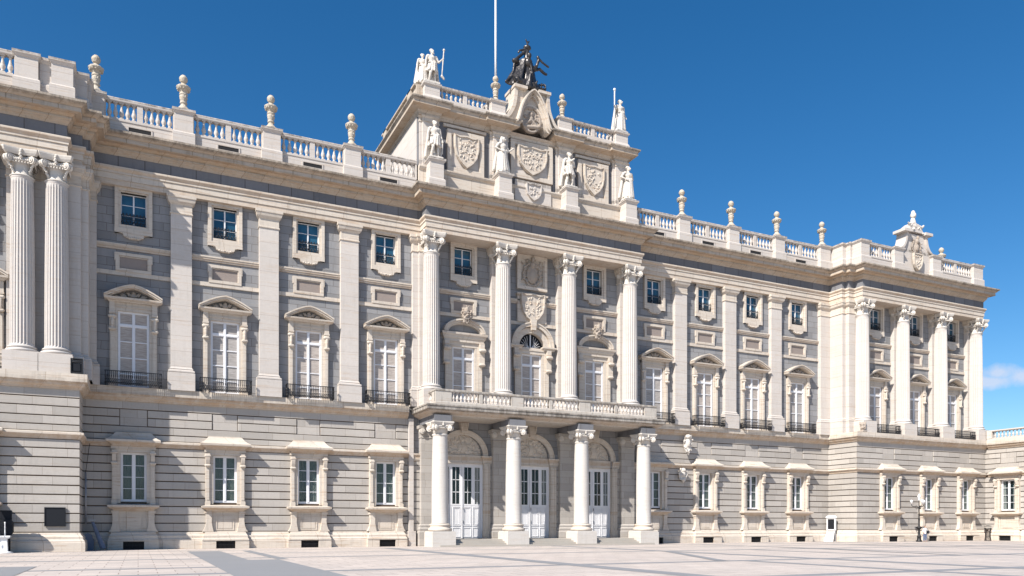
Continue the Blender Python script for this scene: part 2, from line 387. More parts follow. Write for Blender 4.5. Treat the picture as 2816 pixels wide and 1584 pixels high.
def frame_xz(mb, x0, x1, z0, z1, w, y0, y1):
    mb.box(x0, x1, y0, y1, z1-w, z1); mb.box(x0, x1, y0, y1, z0, z0+w); mb.box(x0, x0+w, y0, y1, z0+w, z1-w); mb.box(x1-w, x1, y0, y1, z0+w, z1-w)
def U(h, d, y=0.0):
    y += 0.05
    return [(-h, y), (-h, -d), (h, -d), (h, y)]

# ------------------------------------------------------------------ ground
def ground():
    mb = MB(); mb.quad((-600, -600, 0), (900, -600, 0), (900, 900, 0), (-600, 900, 0)); o = mb.build('ground', 'paving'); o['kind'] = 'structure'
    b = MB()
    def q(x0, x1, y0, y1, z): b.quad((x0, y0, z), (x1, y0, z), (x1, y1, z), (x0, y1, z))
    zx, zy = 0.004, 0.008
    # bands running along the facade
    for (y, w) in ((-5.6, 0.35), (-12.2, 0.55), (-20.0, 0.75), (-34.0, 0.8), (-44.0, 0.8), (-54, .8)): q(-60, 92, y-w/2, y+w/2, zx)
    q(-60, 3.0, -29.6, -28.9, zx)
    # bands running away from the facade
    for (x0, x1, ya, yb) in ((3.0, 5.1, -60, -7), (5.1, 6.6, -60, -22.5), (6.55, 7.15, -22.5, -7), (17.1, 18.2, -60, -4.6), (27.1, 27.8, -60, -34), (32.3, 33.3, -60, -4.6),
                             (40.3, 40.9, -34, -20), (47.2, 47.9, -60, -4.6), (58.5, 59.1, -60, -1), (66.5, 67.2, -60, -1), (76, 76.8, -60, -5), (86, 86.8, -60, -5)):
        q(x0, x1, ya, yb, zy)
    q(-40, -3.9, -60, -25.5, 0.012)
    # slender diagonals of the pattern
    def diag(p, r, w, z=0.016):
        d = (Vector(r)-Vector(p)).normalized(); n = Vector((-d.y, d.x))*w/2; P, R = Vector(p), Vector(r)
        b.quad((*(P-n), z), (*(R-n), z), (*(R+n), z), (*(P+n), z))
    diag((33.1, -20.0), (26.2, -34.0), 0.6); diag((47.6, -16.0), (44.2, -34.0), 0.6); diag((60, -12.2), (66.5, -34), 0.6, 0.018)
    o = b.build('paving_bands', 'band'); o['kind'] = 'structure'
ground()

# ------------------------------------------------------------------ the palace
palace = empty('palace', (0, 0, 0), 'long royal palace facade of pale limestone and grey granite with columns and a crowned attic', 'palace')
LX = [-0.3, 6.1, 12.5, 18.95]; RX = [46.6, 53.0, 59.4, 65.85]
LP = [2.95, 9.35, 15.78]; RP = [49.65, 56.1, 62.45]
CX = [22.65, 29.43, 36.21, 42.99]; DX = [26.04, 32.82, 39.6]
WX = [75.65, 82.2, 88.7]; WC = [72.45, 79.0, 85.5, 91.95]
LWX = -9.75; LWC = [-5.0, -7.0]
GX = WX
YG = -3.9      # ground storey face of the wings
YU = -2.1      # upper wall of the wings
XL, XR, XE = -3.6, 70.65, 92.5

GROOVES = [1.31, 1.95, 2.585, 3.22, 3.86, 4.485, 5.105, 5.73, 6.355, 6.97, 7.6]
GROOVES2 = [8.1, 8.57, 9.16, 9.80, 10.40]
def rustic(x0, x1, y, win=(), panels=(), name='wall', parent=palace, tr=None):
    st = MB(); gr = MB()
    def courses(gs, top, holes):
        nonlocal st
        for i, g in enumerate(gs):
            t = gs[i+1] if i+1 < len(gs) else top
            if t-g < .06: continue
            z0, z1 = g+0.035, t-0.035 if i+1 < len(gs) else t
            iv = [(x0, x1)]
            for (a, b, c, d) in holes:
                if d > z0+0.05 and c < z1-0.05:
                    nv = []
                    for (p, q) in iv:
                        if b <= p or a >= q: nv.append((p, q)); continue
                        if a > p: nv.append((p, a))
                        if b < q: nv.append((b, q))
                    iv = nv
            for (p, q) in iv:
                e = 0.022
                vs = [(p, y+.3, z0-.0), (q, y+.3, z0), (q, y+.3, z1), (p, y+.3, z1), (p, y+e, z0), (q, y+e, z0), (q, y+e, z1), (p, y+e, z1),
                      (p+e*(p > x0+.01), y, z0+e), (q-e*(q < x1-.01), y, z0+e), (q-e*(q < x1-.01), y, z1-e), (p+e*(p > x0+.01), y, z1-e)]
                st.add(vs, [(0,1,5,4),(1,2,6,5),(2,3,7,6),(3,0,4,7),(4,5,9,8),(5,6,10,9),(6,7,11,10),(7,4,8,11),(8,9,10,11)])
    wh = [(c-1.0, c+1.0, 3.3, 7.4) for c in win]
    courses(GROOVES, 7.6, wh)
    low = st; st = MB()
    ph = [(c-0.95, c+0.95, 9.12, 10.44) for c in panels]
    courses(GROOVES2, 11.0, ph)
    for c in panels:
        st.box(c-0.9, c+0.9, y+0.06, y+0.3, 9.17, 10.38)
    wallface(gr, x0, x1, 0, 11.0, y+0.085, [(c-0.92, c+0.92, 3.5, 7.25) for c in win], 0.5)
    a = low.build(name, 'rustic', parent); b = gr.build('wall_joints', 'groove', a); st.build('upper_courses', 'rustic_upper', a)
    if tr: a.location = tr[0]; a.rotation_euler = (0, 0, tr[1])
    return a
rustic(XL+0.0, 20.9, 0, LX, LX)
rustic(44.9, XR, 0, RX, RX)
rustic(XR, XE, YG, WX, WX)
rustic(-30, XL, YG, [LWX], [LWX])
# returns of the wings (built along x, then turned)
a = rustic(0, -YG-0.3, 0, tr=((XR, 0, 0), -PI/2))              # faces left
a = rustic(0.3, -YG, 0, tr=((XL, YG, 0), PI/2))                # faces right

def pathobj(name, path, prof, mat, parent=palace, caps=True):
    return MB().sweep(path, prof, caps).build(name, mat, parent)
GP = [(-30, YG), (XL, YG), (XL, 0), (20.9, 0)]
GP2 = [(44.9, 0), (XR, 0), (XR, YG), (XE, YG)]
PLINTH = [(-.1, 0), (.36, 0), (.36, .6), (.33, .63), (.33, .72), (.22, .84), (.22, 1.0), (.1, 1.14), (.06, 1.27), (-.1, 1.30)]
HOODS = [(-.1, 7.6), (.05, 7.6), (.08, 7.7), (.2, 7.84), (.27, 7.9), (.27, 8.04), (.02, 8.1), (-.1, 8.1)]
STRING = [(-.1, 10.95), (.12, 10.98), (.15, 11.08), (.32, 11.22), (.36, 11.34), (.5, 11.45), (.5, 11.98), (-.3, 12.0)]
for p in (GP, GP2):
    pathobj('plinth', p, PLINTH, 'trim'); pathobj('hood_course', p, HOODS, 'trim'); pathobj('string_course', p, STRING, 'trim')

# ---- ground-floor window (local: centre x=0, wall plane y=0)
def ground_window():
    w = MB(); h = 0.875
    frame_xz(w, -h, h, 3.55, 7.2, 0.11, 0.20, 0.30)
    w.box(-.07, .07, .17, .31, 3.66, 7.09)
    for s in (-1, 1):
        a, b = sorted((s*.07, s*(h-.11)))
        frame_xz(w, a, b, 3.66, 7.09, .055, .2, .28)
        for k in (1, 2, 3): w.box(a+.05, b-.05, .22, .26, 3.66+k*.857-.02, 3.66+k*.857+.02)
    root = w.build('window', 'paint', palace)
    g = MB(); g.box(-h+.1, h-.1, .235, .245, 3.64, 7.11); g.build('pane', 'glass', root)
    c = MB(); n = 60; vs = []
    for i in range(n+1):
        x = -h+.02+(2*h-.04)*i/n; y = .37+.028*math.sin(i*1.15)+.012*math.sin(i*2.7)
        vs += [(x, y, 3.5), (x, y, 7.25)]
    c.add(vs, [(2*i, 2*i+2, 2*i+3, 2*i+1) for i in range(n)], True); c.build('curtain', 'curtain', root)
    s = MB()
    for q in (-1, 1):
        a, b = sorted((q*.875, q*1.12)); s.box(a, b, -.2, .3, 3.42, 7.3)
        a, b = sorted((q*1.12, q*1.44)); s.box(a, b, -.3, .05, 3.42, 6.35)
        a, b = sorted((q*1.18, q*1.38)); s.box(a, b, -.34, -.29, 3.75, 6.1)
        a, b = sorted((q*1.10, q*1.47)); s.box(a, b, -.38, .05, 3.32, 3.62)
        # scrolled console under the hood
        a, b = sorted((q*1.14, q*1.42)); pts = []
        for t in range(9):
            z = 6.3+t*.125; y = -.3-.02-.24*math.sin(t/8*PI*0.62)
            pts.append((y, z))
        vs = [(a, y, z) for y, z in pts]+[(b, y, z) for y, z in pts]+[(a, .0, 6.3), (a, .0, 7.3), (b, .0, 6.3), (b, .0, 7.3)]
        n = len(pts); s.add(vs, [(i, i+1, n+i+1, n+i) for i in range(n-1)]+[tuple(range(n))+(2*n+1, 2*n), tuple(range(n, 2*n))+(2*n+3, 2*n+2), (0, n, 2*n+2, 2*n)])
        s.caps((a, -.42, 6.38), (b, -.42, 6.38), .1, .1); s.caps((a-.02, -.5, 7.12), (b+.02, -.5, 7.12), .09, .09)
    s.box(-1.44, 1.44, -.26, .3, 7.2, 7.45); s.box(-1.5, 1.5, -.34, .0, 7.42, 7.66)
    s.build('surround', 'trim', root)
    hd = MB(); hd.sweep(U(1.4, .42, .0), [(-.3, 7.64), (.02, 7.64), (.06, 7.74), (.28, 7.86), (.42, 7.92), (.44, 8.06), (.36, 8.12), (.2, 8.2), (.06, 8.32), (-.06, 8.46), (-.14, 8.58), (-.2, 8.60), (-.2, 8.66), (-.32, 8.68)])
    hd.box(-1.12, 1.12, -.14, .02, 8.5, 8.66); hd.build('hood', 'trim', root)
    sl = MB(); sl.sweep(U(1.36, .40, .0), [(-.3, 2.86), (.0, 2.86), (.04, 2.95), (.26, 3.08), (.36, 3.13), (.38, 3.27), (.1, 3.34), (-.5, 3.38)]); sl.build('sill', 'trim', root)
    p = MB()
    p.box(-1.0, 1.0, -.16, .05, 1.3, 2.86); frame_xz(p, -.66, .66, 1.42, 2.6, .07, -.2, -.15); p.box(-.5, .5, -.185, -.15, 1.55, 2.47)
    for q in (-1, 1):
        poly = [(q*.98, 2.86), (q*1.44, 2.86), (q*1.42, 2.7), (q*1.38, 2.2), (q*1.42, 1.8), (q*1.52, 1.5), (q*1.66, 1.3), (q*.86, 1.3), (q*.93, 1.6), (q*1.0, 2.0)]
        p.prism(poly, -.36, .05); p.box(min(q*1.0, q*1.48), max(q*1.0, q*1.48), -.41, .04, 2.72, 2.87)
    p.sweep(U(1.42, .42, .0), [(-.9, .62), (.28, .62), (.28, .72), (.2, .84), (.2, 1.0), (.1, 1.15), (.06, 1.27), (-.3, 1.31)])
    for q in (-1, 1): p.box(min(q*.7, q*1.72), max(q*.7, q*1.72), -.66, -.1, 0, .61)
    p.box(-.7, .7, -.66, -.1, .585, .61); p.build('pedestal', 'trim', root)
    v = MB(); v.box(-.7, .7, -.42, -.38, 0.0, .585); v.build('vent_recess', 'dark', root)
    v = MB()
    for i in range(15): v.box(-.67+i*.095, -.645+i*.095, -.56, -.53, .0, .585)
    v.box(-.7, .7, -.55, -.52, .3, .33); v.build('vent_grille', 'iron', root)
    return root
gw = ground_window(); spots = [(x, 0) for x in LX+RX]+[(x, YG) for x in WX+[LWX]]
gw.location = (spots[0][0], 0, 0)
for x, y in spots[1:]: dup(gw, palace, (x, y, 0))
# dark room behind the openings
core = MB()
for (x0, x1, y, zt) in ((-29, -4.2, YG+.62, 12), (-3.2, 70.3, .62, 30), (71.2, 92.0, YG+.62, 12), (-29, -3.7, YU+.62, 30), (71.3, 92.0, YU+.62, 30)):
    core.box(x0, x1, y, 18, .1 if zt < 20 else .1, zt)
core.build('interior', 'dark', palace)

# ---- upper walls
def upwall(x0, x1, y, cs, arch=()):
    mb = MB(); holes = [(c-1.06, c+1.06, 12.0, 17.62) for c in cs]+[(c-.86, c+.86, 23.95, 26.38) for c in cs]
    wallface(mb, x0, x1, 11.9, 26.8, y, holes, 0.55); return mb.build('wall', 'grey', palace)
upwall(-3.3, 21.6, 0, LX); upwall(44.0, 70.5, 0, RX); upwall(71, 92.3, YU, WX); upwall(-30, -4, YU, [LWX])
mb = MB(); wallface(mb, 21.6, 44.0, 11.9, 26.8, 0, [(c-1.06, c+1.06, 12.0, 17.62) for c in DX]+[(c-.86, c+.86, 23.95, 26.38) for c in (DX[0], DX[2])]+[(DX[1]-1.3, DX[1]+1.3, 18.2, 19.6)], .55)
mb.build('wall', 'grey', palace)
MB().box(92.0, 92.3, -2.1, 14, 12, 27).build('wall', 'grey', palace)

# ---- entablature
EP = [(-30, -3.8), (-4.35, -3.8), (-4.35, -2.7), (-3.5, -2.7), (-3.5, -2.2), (-3.05, -2.2), (-3.05, -.45), (21.95, -.45), (21.95, -1.85), (43.75, -1.85), (43.75, -.45), (70.3, -.45),
      (70.3, -2.2), (70.8, -2.2), (70.8, -2.7), (71.65, -2.7), (71.65, -3.8), (92.3, -3.8), (92.3, 12)]
pathobj('architrave', EP, [(-1.9, 26.7), (0, 26.7), (0, 27.05), (-.02, 27.055), (-.02, 27.08), (.06, 27.08), (.06, 27.48), (.04, 27.485), (.04, 27.51), (.12, 27.51), (.12, 27.66), (.22, 27.8), (.24, 27.84), (.24, 27.98), (-.1, 28.03)], 'trim')
pathobj('frieze', EP, [(-.5, 27.9), (0, 28.0), (0, 28.9), (-.5, 29.0)], 'frieze')
pathobj('cornice', EP, [(-.5, 28.82), (.06, 28.82), (.09, 28.92), (.22, 29.05), (.24, 29.12), (.3, 29.16), (.3, 29.28), (.27, 29.29), (.27, 29.31), (.42, 29.36), (.5, 29.48), (.5, 29.51), (.82, 29.51), (.82, 29.47), (.9, 29.47), (.9, 29.76), (.87, 29.77), (.87, 29.79), (.96, 29.83), (1.0, 29.86), (1.06, 29.94), (1.2, 30.04), (1.24, 30.06), (1.24, 30.2), (-1.5, 30.32)], 'cornice')

# ---- pilasters
def prof_p(): return None
def pilaster(path, name='pilaster', x=0, y=0):
    sh = MB().sweep(path, [(0, 13.74), (0, 25.28)], False).build(name, 'lime', palace, (x, y, 0))
    MB().sweep(path, [(.22, 11.95), (.22, 13.27), (.16, 13.29), (.2, 13.36), (.19, 13.46), (.1, 13.5), (.07, 13.54), (.1, 13.6), (.04, 13.66), (0, 13.76)]).build('base', 'lime', sh)
    MB().sweep(path, [(0, 25.26), (.07, 25.29), (.07, 25.36), (.02, 25.40), (.02, 25.98), (.08, 26.04), (.2, 26.18), (.24, 26.34), (.24, 26.42), (.3, 26.45), (.3, 26.70), (0, 26.72)]).build('capital', 'trim', sh)
    return sh
pp = pilaster(U(.735, .45), x=LP[0])
for x in LP[1:]+RP: dup(pp, palace, (x, 0, 0))
pilaster([(-8.0, -2.1), (-8.0, -2.45), (-5.95, -2.45), (-5.95, -2.6), (-3.6, -2.6), (-3.6, -2.15), (-3.15, -2.15), (-3.15, -.45), (-2.72, -.45), (-2.72, 0)])
pilaster([(69.0, 0), (69.0, -.45), (70.45, -.45), (70.45, -2.15), (70.95, -2.15), (70.95, -2.6), (73.3, -2.6), (73.3, -2.1)])
q0 = pilaster([(21.25, 0), (21.25, -.4), (21.75, -.4), (21.75, -.62), (23.4, -.62), (23.4, 0)])
q1 = pilaster(U(.82, .5), x=CX[1]); dup(q1, palace, (CX[2], 0, 0))
pilaster([(42.2, 0), (42.2, -.62), (43.8, -.62), (43.8, 0)])
for x in WC[1:]: dup(q1, palace, (x, YU, 0))

# ---- fluted engaged columns with composite capitals
def column_meshes():
    N = 24; per = 6; zs = [(13.72, .80), (13.78, .745), (13.9, .735), (16, .735), (19, .72), (22, .69), (24.5, .655), (24.85, .65), (24.92, .68), (25.0, .68)]
    vs = []; fs = []; n = N*per
    for k, (z, r) in enumerate(zs):
        fl = 1.0 if 2 <= k <= 6 else 0.0
        for i in range(n):
            t = (i % per)/per; d = 0.075*fl*max(0.0, math.sin(PI*min(1, t*per/(per-1.3))))**0.6 if t*per < per-1.3 else 0
            a = 2*PI*i/n; rr = r-d; vs.append((rr*math.cos(a), rr*math.sin(a), z))
    for k in range(len(zs)-1):
        for i in range(n): fs.append((k*n+i, k*n+(i+1) % n, (k+1)*n+(i+1) % n, (k+1)*n+i))
    sh = MB(); sh.add(vs, fs, False); shaft = sh.mesh('column', M['shaft'])
    b = MB(); b.lathe([(.9, 13.3), (.98, 13.34), (1.0, 13.42), (.96, 13.5), (.86, 13.52), (.82, 13.56), (.82, 13.6), (.88, 13.62), (.88, 13.68), (.8, 13.74)], n=32)
    base = b.mesh('base', M['shaft'])
    p = MB(); p.box(-1.03, 1.03, -1.05, 1.0, 11.98, 13.2); p.box(-1.0, 1.0, -1.02, 1.0, 13.2, 13.3); plinth = p.mesh('plinth', M['lime'])
    c = MB()
    c.lathe([(.66, 24.98), (.72, 25.0), (.74, 25.05), (.66, 25.1), (.6, 25.14), (.6, 25.7), (.64, 25.9), (.74, 26.02), (.78, 26.1), (.6, 26.3)], n=28)
    # concave abacus
    top = []; 
    for q in range(4):
        a0 = PI/4+q*PI/2
        for t in (-.06, .06): top.append((1.42*math.cos(a0+t), 1.42*math.sin(a0+t)))
        for t in (.2, .35, .5, .65, .8):
            a = a0+t*PI/2; r = 1.42-.52*math.sin(t*PI)**.8; top.append((r*math.cos(a), r*math.sin(a)))
    n = len(top)
    for (z0, z1, s0, s1) in ((26.3, 26.44, .86, .95), (26.44, 26.6, .95, 1.0), (26.6, 26.69, 1.0, 1.0)):
        c.add([(x*s0, y*s0, z0) for x, y in top]+[(x*s1, y*s1, z1) for x, y in top], [(i, (i+1) % n, n+(i+1) % n, n+i) for i in range(n)]+[tuple(range(n)), tuple(range(n, 2*n))])
    for q in range(4):
        a = PI/4+q*PI/2; d = Vector((math.cos(a), math.sin(a), 0)); t = Vector((-d.y, d.x, 0))
        # volute discs facing both sides of each corner, rolled
        for s in (-1, 1):
            cc = d*1.02+t*s*.1+Vector((0, 0, 26.02)); c.disc(cc, t, .25, .16, 16); c.disc(cc+t*s*.10, t, .15, .08, 12); c.disc(cc+t*s*.14, t, .06, .08, 8)
            c.caps(d*.98+t*s*.10+Vector((0, 0, 26.22)), d*.62+t*s*.26+Vector((0, 0, 26.14)), .09, .08)
        for k in range(7): c.ell(d*(.97-.055*k)+t*random.uniform(-.05, .05)+Vector((0, 0, 25.76-.085*k)), (.09, .09, .08), n=8, m=6)
        a = q*PI/2; d = Vector((math.cos(a), math.sin(a), 0)); t = Vector((-d.y, d.x, 0))
        for k in range(5): c.ell(d*(.84+.015*k)+t*random.uniform(-.06, .06)+Vector((0, 0, 26.14+.11*k)), (.10, .10, .09), n=8, m=6)
        for k in range(9): c.ell(d*.74+t*(-.4+.1*k)+Vector((0, 0, 26.0-.05*abs(k-4)*0)), (.07, .09, .1), n=8, m=6)
        for k in range(6): c.ell(d*.78+t*(-.42+.17*k)+Vector((0, 0, 25.82)), (.06, .07, .07), n=8, m=6)
    cap = c.mesh('capital', M['statue'])
    return shaft, base, plinth, cap
CM = column_meshes()
def column(x, y):
    s = mo('column', CM[0], palace, (x, y, 0)); mo('base', CM[1], s); mo('plinth', CM[2], s); mo('capital', CM[3], s); return s
for x in CX: column(x, -1.12)
for x in WC: column(x, -3.1)
for x in LWC: column(x, -3.1)
column(-12.6, -3.1)

# ---- tall upper windows
def casement(mb, h=1.06, z0=12.0, zt=17.6, tr=16.58):
    frame_xz(mb, -h+.01, h-.01, z0, zt, .11, .04, .14); mb.box(-h+.1, h-.1, .02, .13, tr-.07, tr+.07)
    mb.box(-.06, .06, .01, .14, z0+.1, zt-.1)
    for s in (-1, 1):
        a, b = sorted((s*.06, s*(h-.12)))
        frame_xz(mb, a, b, tr+.07, zt-.1, .045, .05, .12); frame_xz(mb, a, b, z0+.1, tr-.07, .05, .05, .12)
        for z in (13.0, 14.18, 15.38): mb.box(a+.05, b-.05, .06, .11, z-.035, z+.035)
def rel_tymp():
    b = MB()
    b.ell((0, 0, .42), (.16, .13, .2)); b.ell((0, -.06, .25), (.22, .12, .12))
    for s in (-1, 1):
        for k in range(9):
            t = k/8; x = s*(.2+1.1*t); z = .30*(1-t)+.08+.06*math.sin(k*2.2)
            b.caps((x, 0, z-.1), (x+s*.12, -.03, z+.1*(1-t)+.02), .075, .04, 8)
            b.ell((x+s*.05, -.02, .09+.05*math.sin(k*3)), (.09, .09, .07), n=8, m=6)
    b.box(-1.4, 1.4, .02, .1, .0, .06)
    return carve(b, .035, 'carved', 'relief', .02, .1, 1)
TY = rel_tymp()
def tall_window():
    w = MB(); casement(w); root = w.build('window', 'paint', palace)
    s = MB(); s.box(-1.02, 1.02, .115, .17, 12, 17.55); s.build('shutter', 'shutter', root)
    s = MB()
    for q in (-1, 1):
        a, b = sorted((q*1.06, q*1.22)); s.box(a, b, -.14, .2, 12, 17.6)
        a, b = sorted((q*1.22, q*1.58)); s.box(a, b, -.22, .02, 12, 16.2); a, b = sorted((q*1.3, q*1.52)); s.box(a, b, -.27, -.2, 12.2, 15.9)
        a, b = sorted((q*1.24, q*1.6)); s.box(a, b, -.3, .02, 16.15, 17.35); s.box(a-.03, b+.03, -.4, .02, 17.3, 17.45); s.box(a, b, -.32, .01, 17.44, 18.2)
        s.caps((a+.05, -.36, 16.2), (b-.05, -.36, 16.2), .12, .12); s.caps((a+.05, -.34, 17.1), (b-.05, -.34, 17.1), .15, .15)
        s.caps(((a+b)/2, -.36, 16.3), ((a+b)/2, -.34, 17.0), .1, .13)
        a, b = sorted((q*1.22, q*1.66)); s.box(a, b, -.33, .02, 12, 12.3)
    s.box(-1.24, 1.24, -.14, .2, 17.6, 17.85); s.box(-1.3, 1.3, -.2, .0, 17.85, 17.95); s.box(-1.6, 1.6, -.16, .0, 17.95, 18.24)
    s.build('surround', 'trim', root)
    p = MB()
    p.sweep(U(1.6, .34, .0), [(-.3, 18.2), (.05, 18.2), (.1, 18.26), (.28, 18.34), (.34, 18.36), (.36, 18.48), (-.1, 18.52)])
    pts = [(-1.98+.0, 18.5)]; n = 12
    for i in range(n+1):
        t = -1+2*i/n; pts.append((t*1.93, 18.48+.84*(1-abs(t)**1.45)))
    pts = pts[1:]
    p.band(pts, .16, -.72, .02); p.band([(x, z+.1) for x, z in pts], .10, -.80, .02); p.band([(x*.95, z-.1) for x, z in pts], .08, -.55, .02)
    p.build('pediment', 'trim', root)
    mo('relief', TY, root, (0, -.2, 18.46))
    return root
tw = tall_window(); tw.location = (LX[0], 0, 0)
for x in LX[1:]+RX: dup(tw, palace, (x, 0, 0))
for x in WX+[LWX]: dup(tw, palace, (x, YU, 0))
M['shutter_b'] = plain('greyer_inner_shutter', (0.40, 0.375, 0.355, 1), 0.7, nscale=3.1, namt=0.9, dark=(0.2, 0.18, 0.165, 1), stretch=(0.7, 0.9, 9), bump=0.3)
for i, o_ in enumerate([o for o in bpy.data.objects if o.name.startswith('shutter')]):
    if i % 3 == 1:
        o_.data = o_.data.copy(); o_.data.materials[0] = M['shutter_b']

# ---- iron balconies
def railing(h, d, z0=12.0, z1=13.02, name='balcony_railing'):
    b = MB(); n = int(2*h/.135)
    segs = [((-h, 0), (-h, -d)), ((-h, -d), (h, -d)), ((h, -d), (h, 0))]
    for (p, q) in segs:
        L = math.dist(p, q); k = max(2, int(L/.135))
        b.box(min(p[0], q[0])-.035, max(p[0], q[0])+.035, min(p[1], q[1])-.035, max(p[1], q[1])+.035, z1-.05, z1)
        for z in (z0+.05, z0+.26): b.box(min(p[0], q[0])-.02, max(p[0], q[0])+.02, min(p[1], q[1])-.02, max(p[1], q[1])+.02, z, z+.035)
        for i in range(k+1):
            t = i/k; x = p[0]+(q[0]-p[0])*t; y = p[1]+(q[1]-p[1])*t
            b.box(x-.016, x+.016, y-.016, y+.016, z0, z1-.03)
            b.ell((x, y, z0+.62), (.035, .035, .12), n=6, m=4)
            if i < k:
                xm = x+(q[0]-p[0])/k/2; ym = y+(q[1]-p[1])/k/2
                b.ell((xm, ym, z0+.16), (.055, .03, .07), n=6, m=4); b.ell((xm, ym, z0+.38), (.04, .03, .055), n=6, m=4)
    return b.mesh(name, M['iron'])
RM = railing(1.85, .6)
for x in LX+RX: mo('balcony_railing', RM, palace, (x, -.4, 0))
for x in WX+[LWX]: mo('balcony_railing', RM, palace, (x, YU-1.25, 0))
for (x0, x1, y) in ((-3.3, 21.2, -.9), (44.2, 70.5, -.9), (71.3, 92.3, -3.8), (-30, -3.9, -3.8)): pass

# ---- small attic-storey windows, blind panels and bands
def small_window():
    w = MB(); h = .855
    frame_xz(w, -h, h, 23.97, 26.37, .06, .25, .34); w.box(-.05, .05, .22, .34, 24.0, 26.3)
    for s in (-1, 1):
        a, b = sorted((s*.065, s*(h-.08)))
        for z in (24.78, 25.55): w.box(a, b, .27, .31, z-.022, z+.022)
    root = w.build('window', 'paint', palace)
    MB().box(-.8, .8, .31, .32, 24, 26.3).build('pane', 'dglass', root)
    s = MB()
    for (a, b, y0, e) in ((.855, 1.0, -.1, 0), (1.0, 1.26, -.22, 0)):
        for q in (-1, 1): x0, x1 = sorted((q*a, q*b)); s.box(x0, x1, y0, .3 if a < .9 else .0, 23.34+e, 26.62)
    s.box(-1.26, 1.26, -.23, .0, 26.46, 26.7); s.box(-.86, .86, -.12, .3, 26.38, 26.5)
    s.box(-1.27, 1.27, -.225, .0, 23.34, 23.72); s.box(-1.0, 1.0, -.16, .3, 23.70, 23.97)
    s.prism([(-.95, 23.36), (-.72, 23.3), (-.66, 23.1), (-.4, 23.02), (-.3, 22.96), (.3, 22.96), (.4, 23.02), (.66, 23.1), (.72, 23.3), (.95, 23.36)], -.25, 0)
    for k in range(7): s.ell((-.42+.14*k, -.23, 23.02+.03*math.cos(k*2.0)), (.09, .09, .08), n=8, m=6)
    s.build('surround', 'trim', root)
    r = MB()
    for i in range(15): r.box(-.8+i*.1143-.012, -.8+i*.1143+.012, -.02, .004, 23.98, 24.72)
    r.box(-.84, .84, -.04, .02, 24.7, 24.75); r.box(-.82, .82, -.02, .01, 24.42, 24.45); r.box(-.82, .82, -.02, .01, 24.02, 24.05)
    for k in range(7): r.ell((-.69+.23*k, -.03, 24.82), (.07, .02, .06), n=8, m=6)
    for k in range(22): r.ell((-.8+.076*k, -.02, 24.22+.1*math.sin(k*1.9)), (.03, .03, .1), n=6, m=4)
    r.build('window_grille', 'iron', root)
    return root
def blind_panel():
    s = MB(); frame_xz(s, -1.2, 1.2, 20.52, 21.9, .22, -.17, .02); frame_xz(s, -.98, .98, 20.66, 21.66, .06, -.1, .02)
    for q in (-1, 1): s.box(min(q*1.2, q*1.27), max(q*1.2, q*1.27), -.165, .01, 21.3, 21.88)
    root = s.build('blind_panel', 'trim', palace); MB().box(-.99, .99, -.03, .01, 20.7, 21.7).build('panel_infill', 'tan', root); return root
swn = small_window(); bp = blind_panel(); swn.location = (LX[0], 0, 0); bp.location = (LX[0], 0, 0)
for x in LX[1:]+RX+[DX[0], DX[2]]: dup(swn, palace, (x, 0, 0)); dup(bp, palace, (x, 0, 0))
for x in WX+[LWX]: dup(swn, palace, (x, YU, 0)); dup(bp, palace, (x, YU, 0))
def bands(x0, x1, y):
    b = MB()
    for (z0, z1, d) in ((20.22, 20.52, .12), (22.13, 22.28, .08), (22.28, 22.42, .15), (22.42, 22.53, .2)): b.box(x0, x1, y-d, y+.02, z0, z1)
    b.build('band_course', 'trim', palace)
edges = [-2.72]+sum(([p-.735, p+.735] for p in LP), [])+[21.25]
for a, b in zip(edges[::2], edges[1::2]): bands(a, b, 0)
edges = [43.8]+sum(([p-.735, p+.735] for p in RP), [])+[69.0]
for a, b in zip(edges[::2], edges[1::2]): bands(a, b, 0)
for a, b in ((23.4, CX[1]-.82), (CX[1]+.82, CX[2]-.82), (CX[2]+.82, 42.2)): bands(a, b, 0)
for a, b in ((73.3, WC[1]-.82), (WC[1]+.82, WC[2]-.82), (WC[2]+.82, WC[3]-.82), (-11.8, -8.45)): bands(a, b, YU)

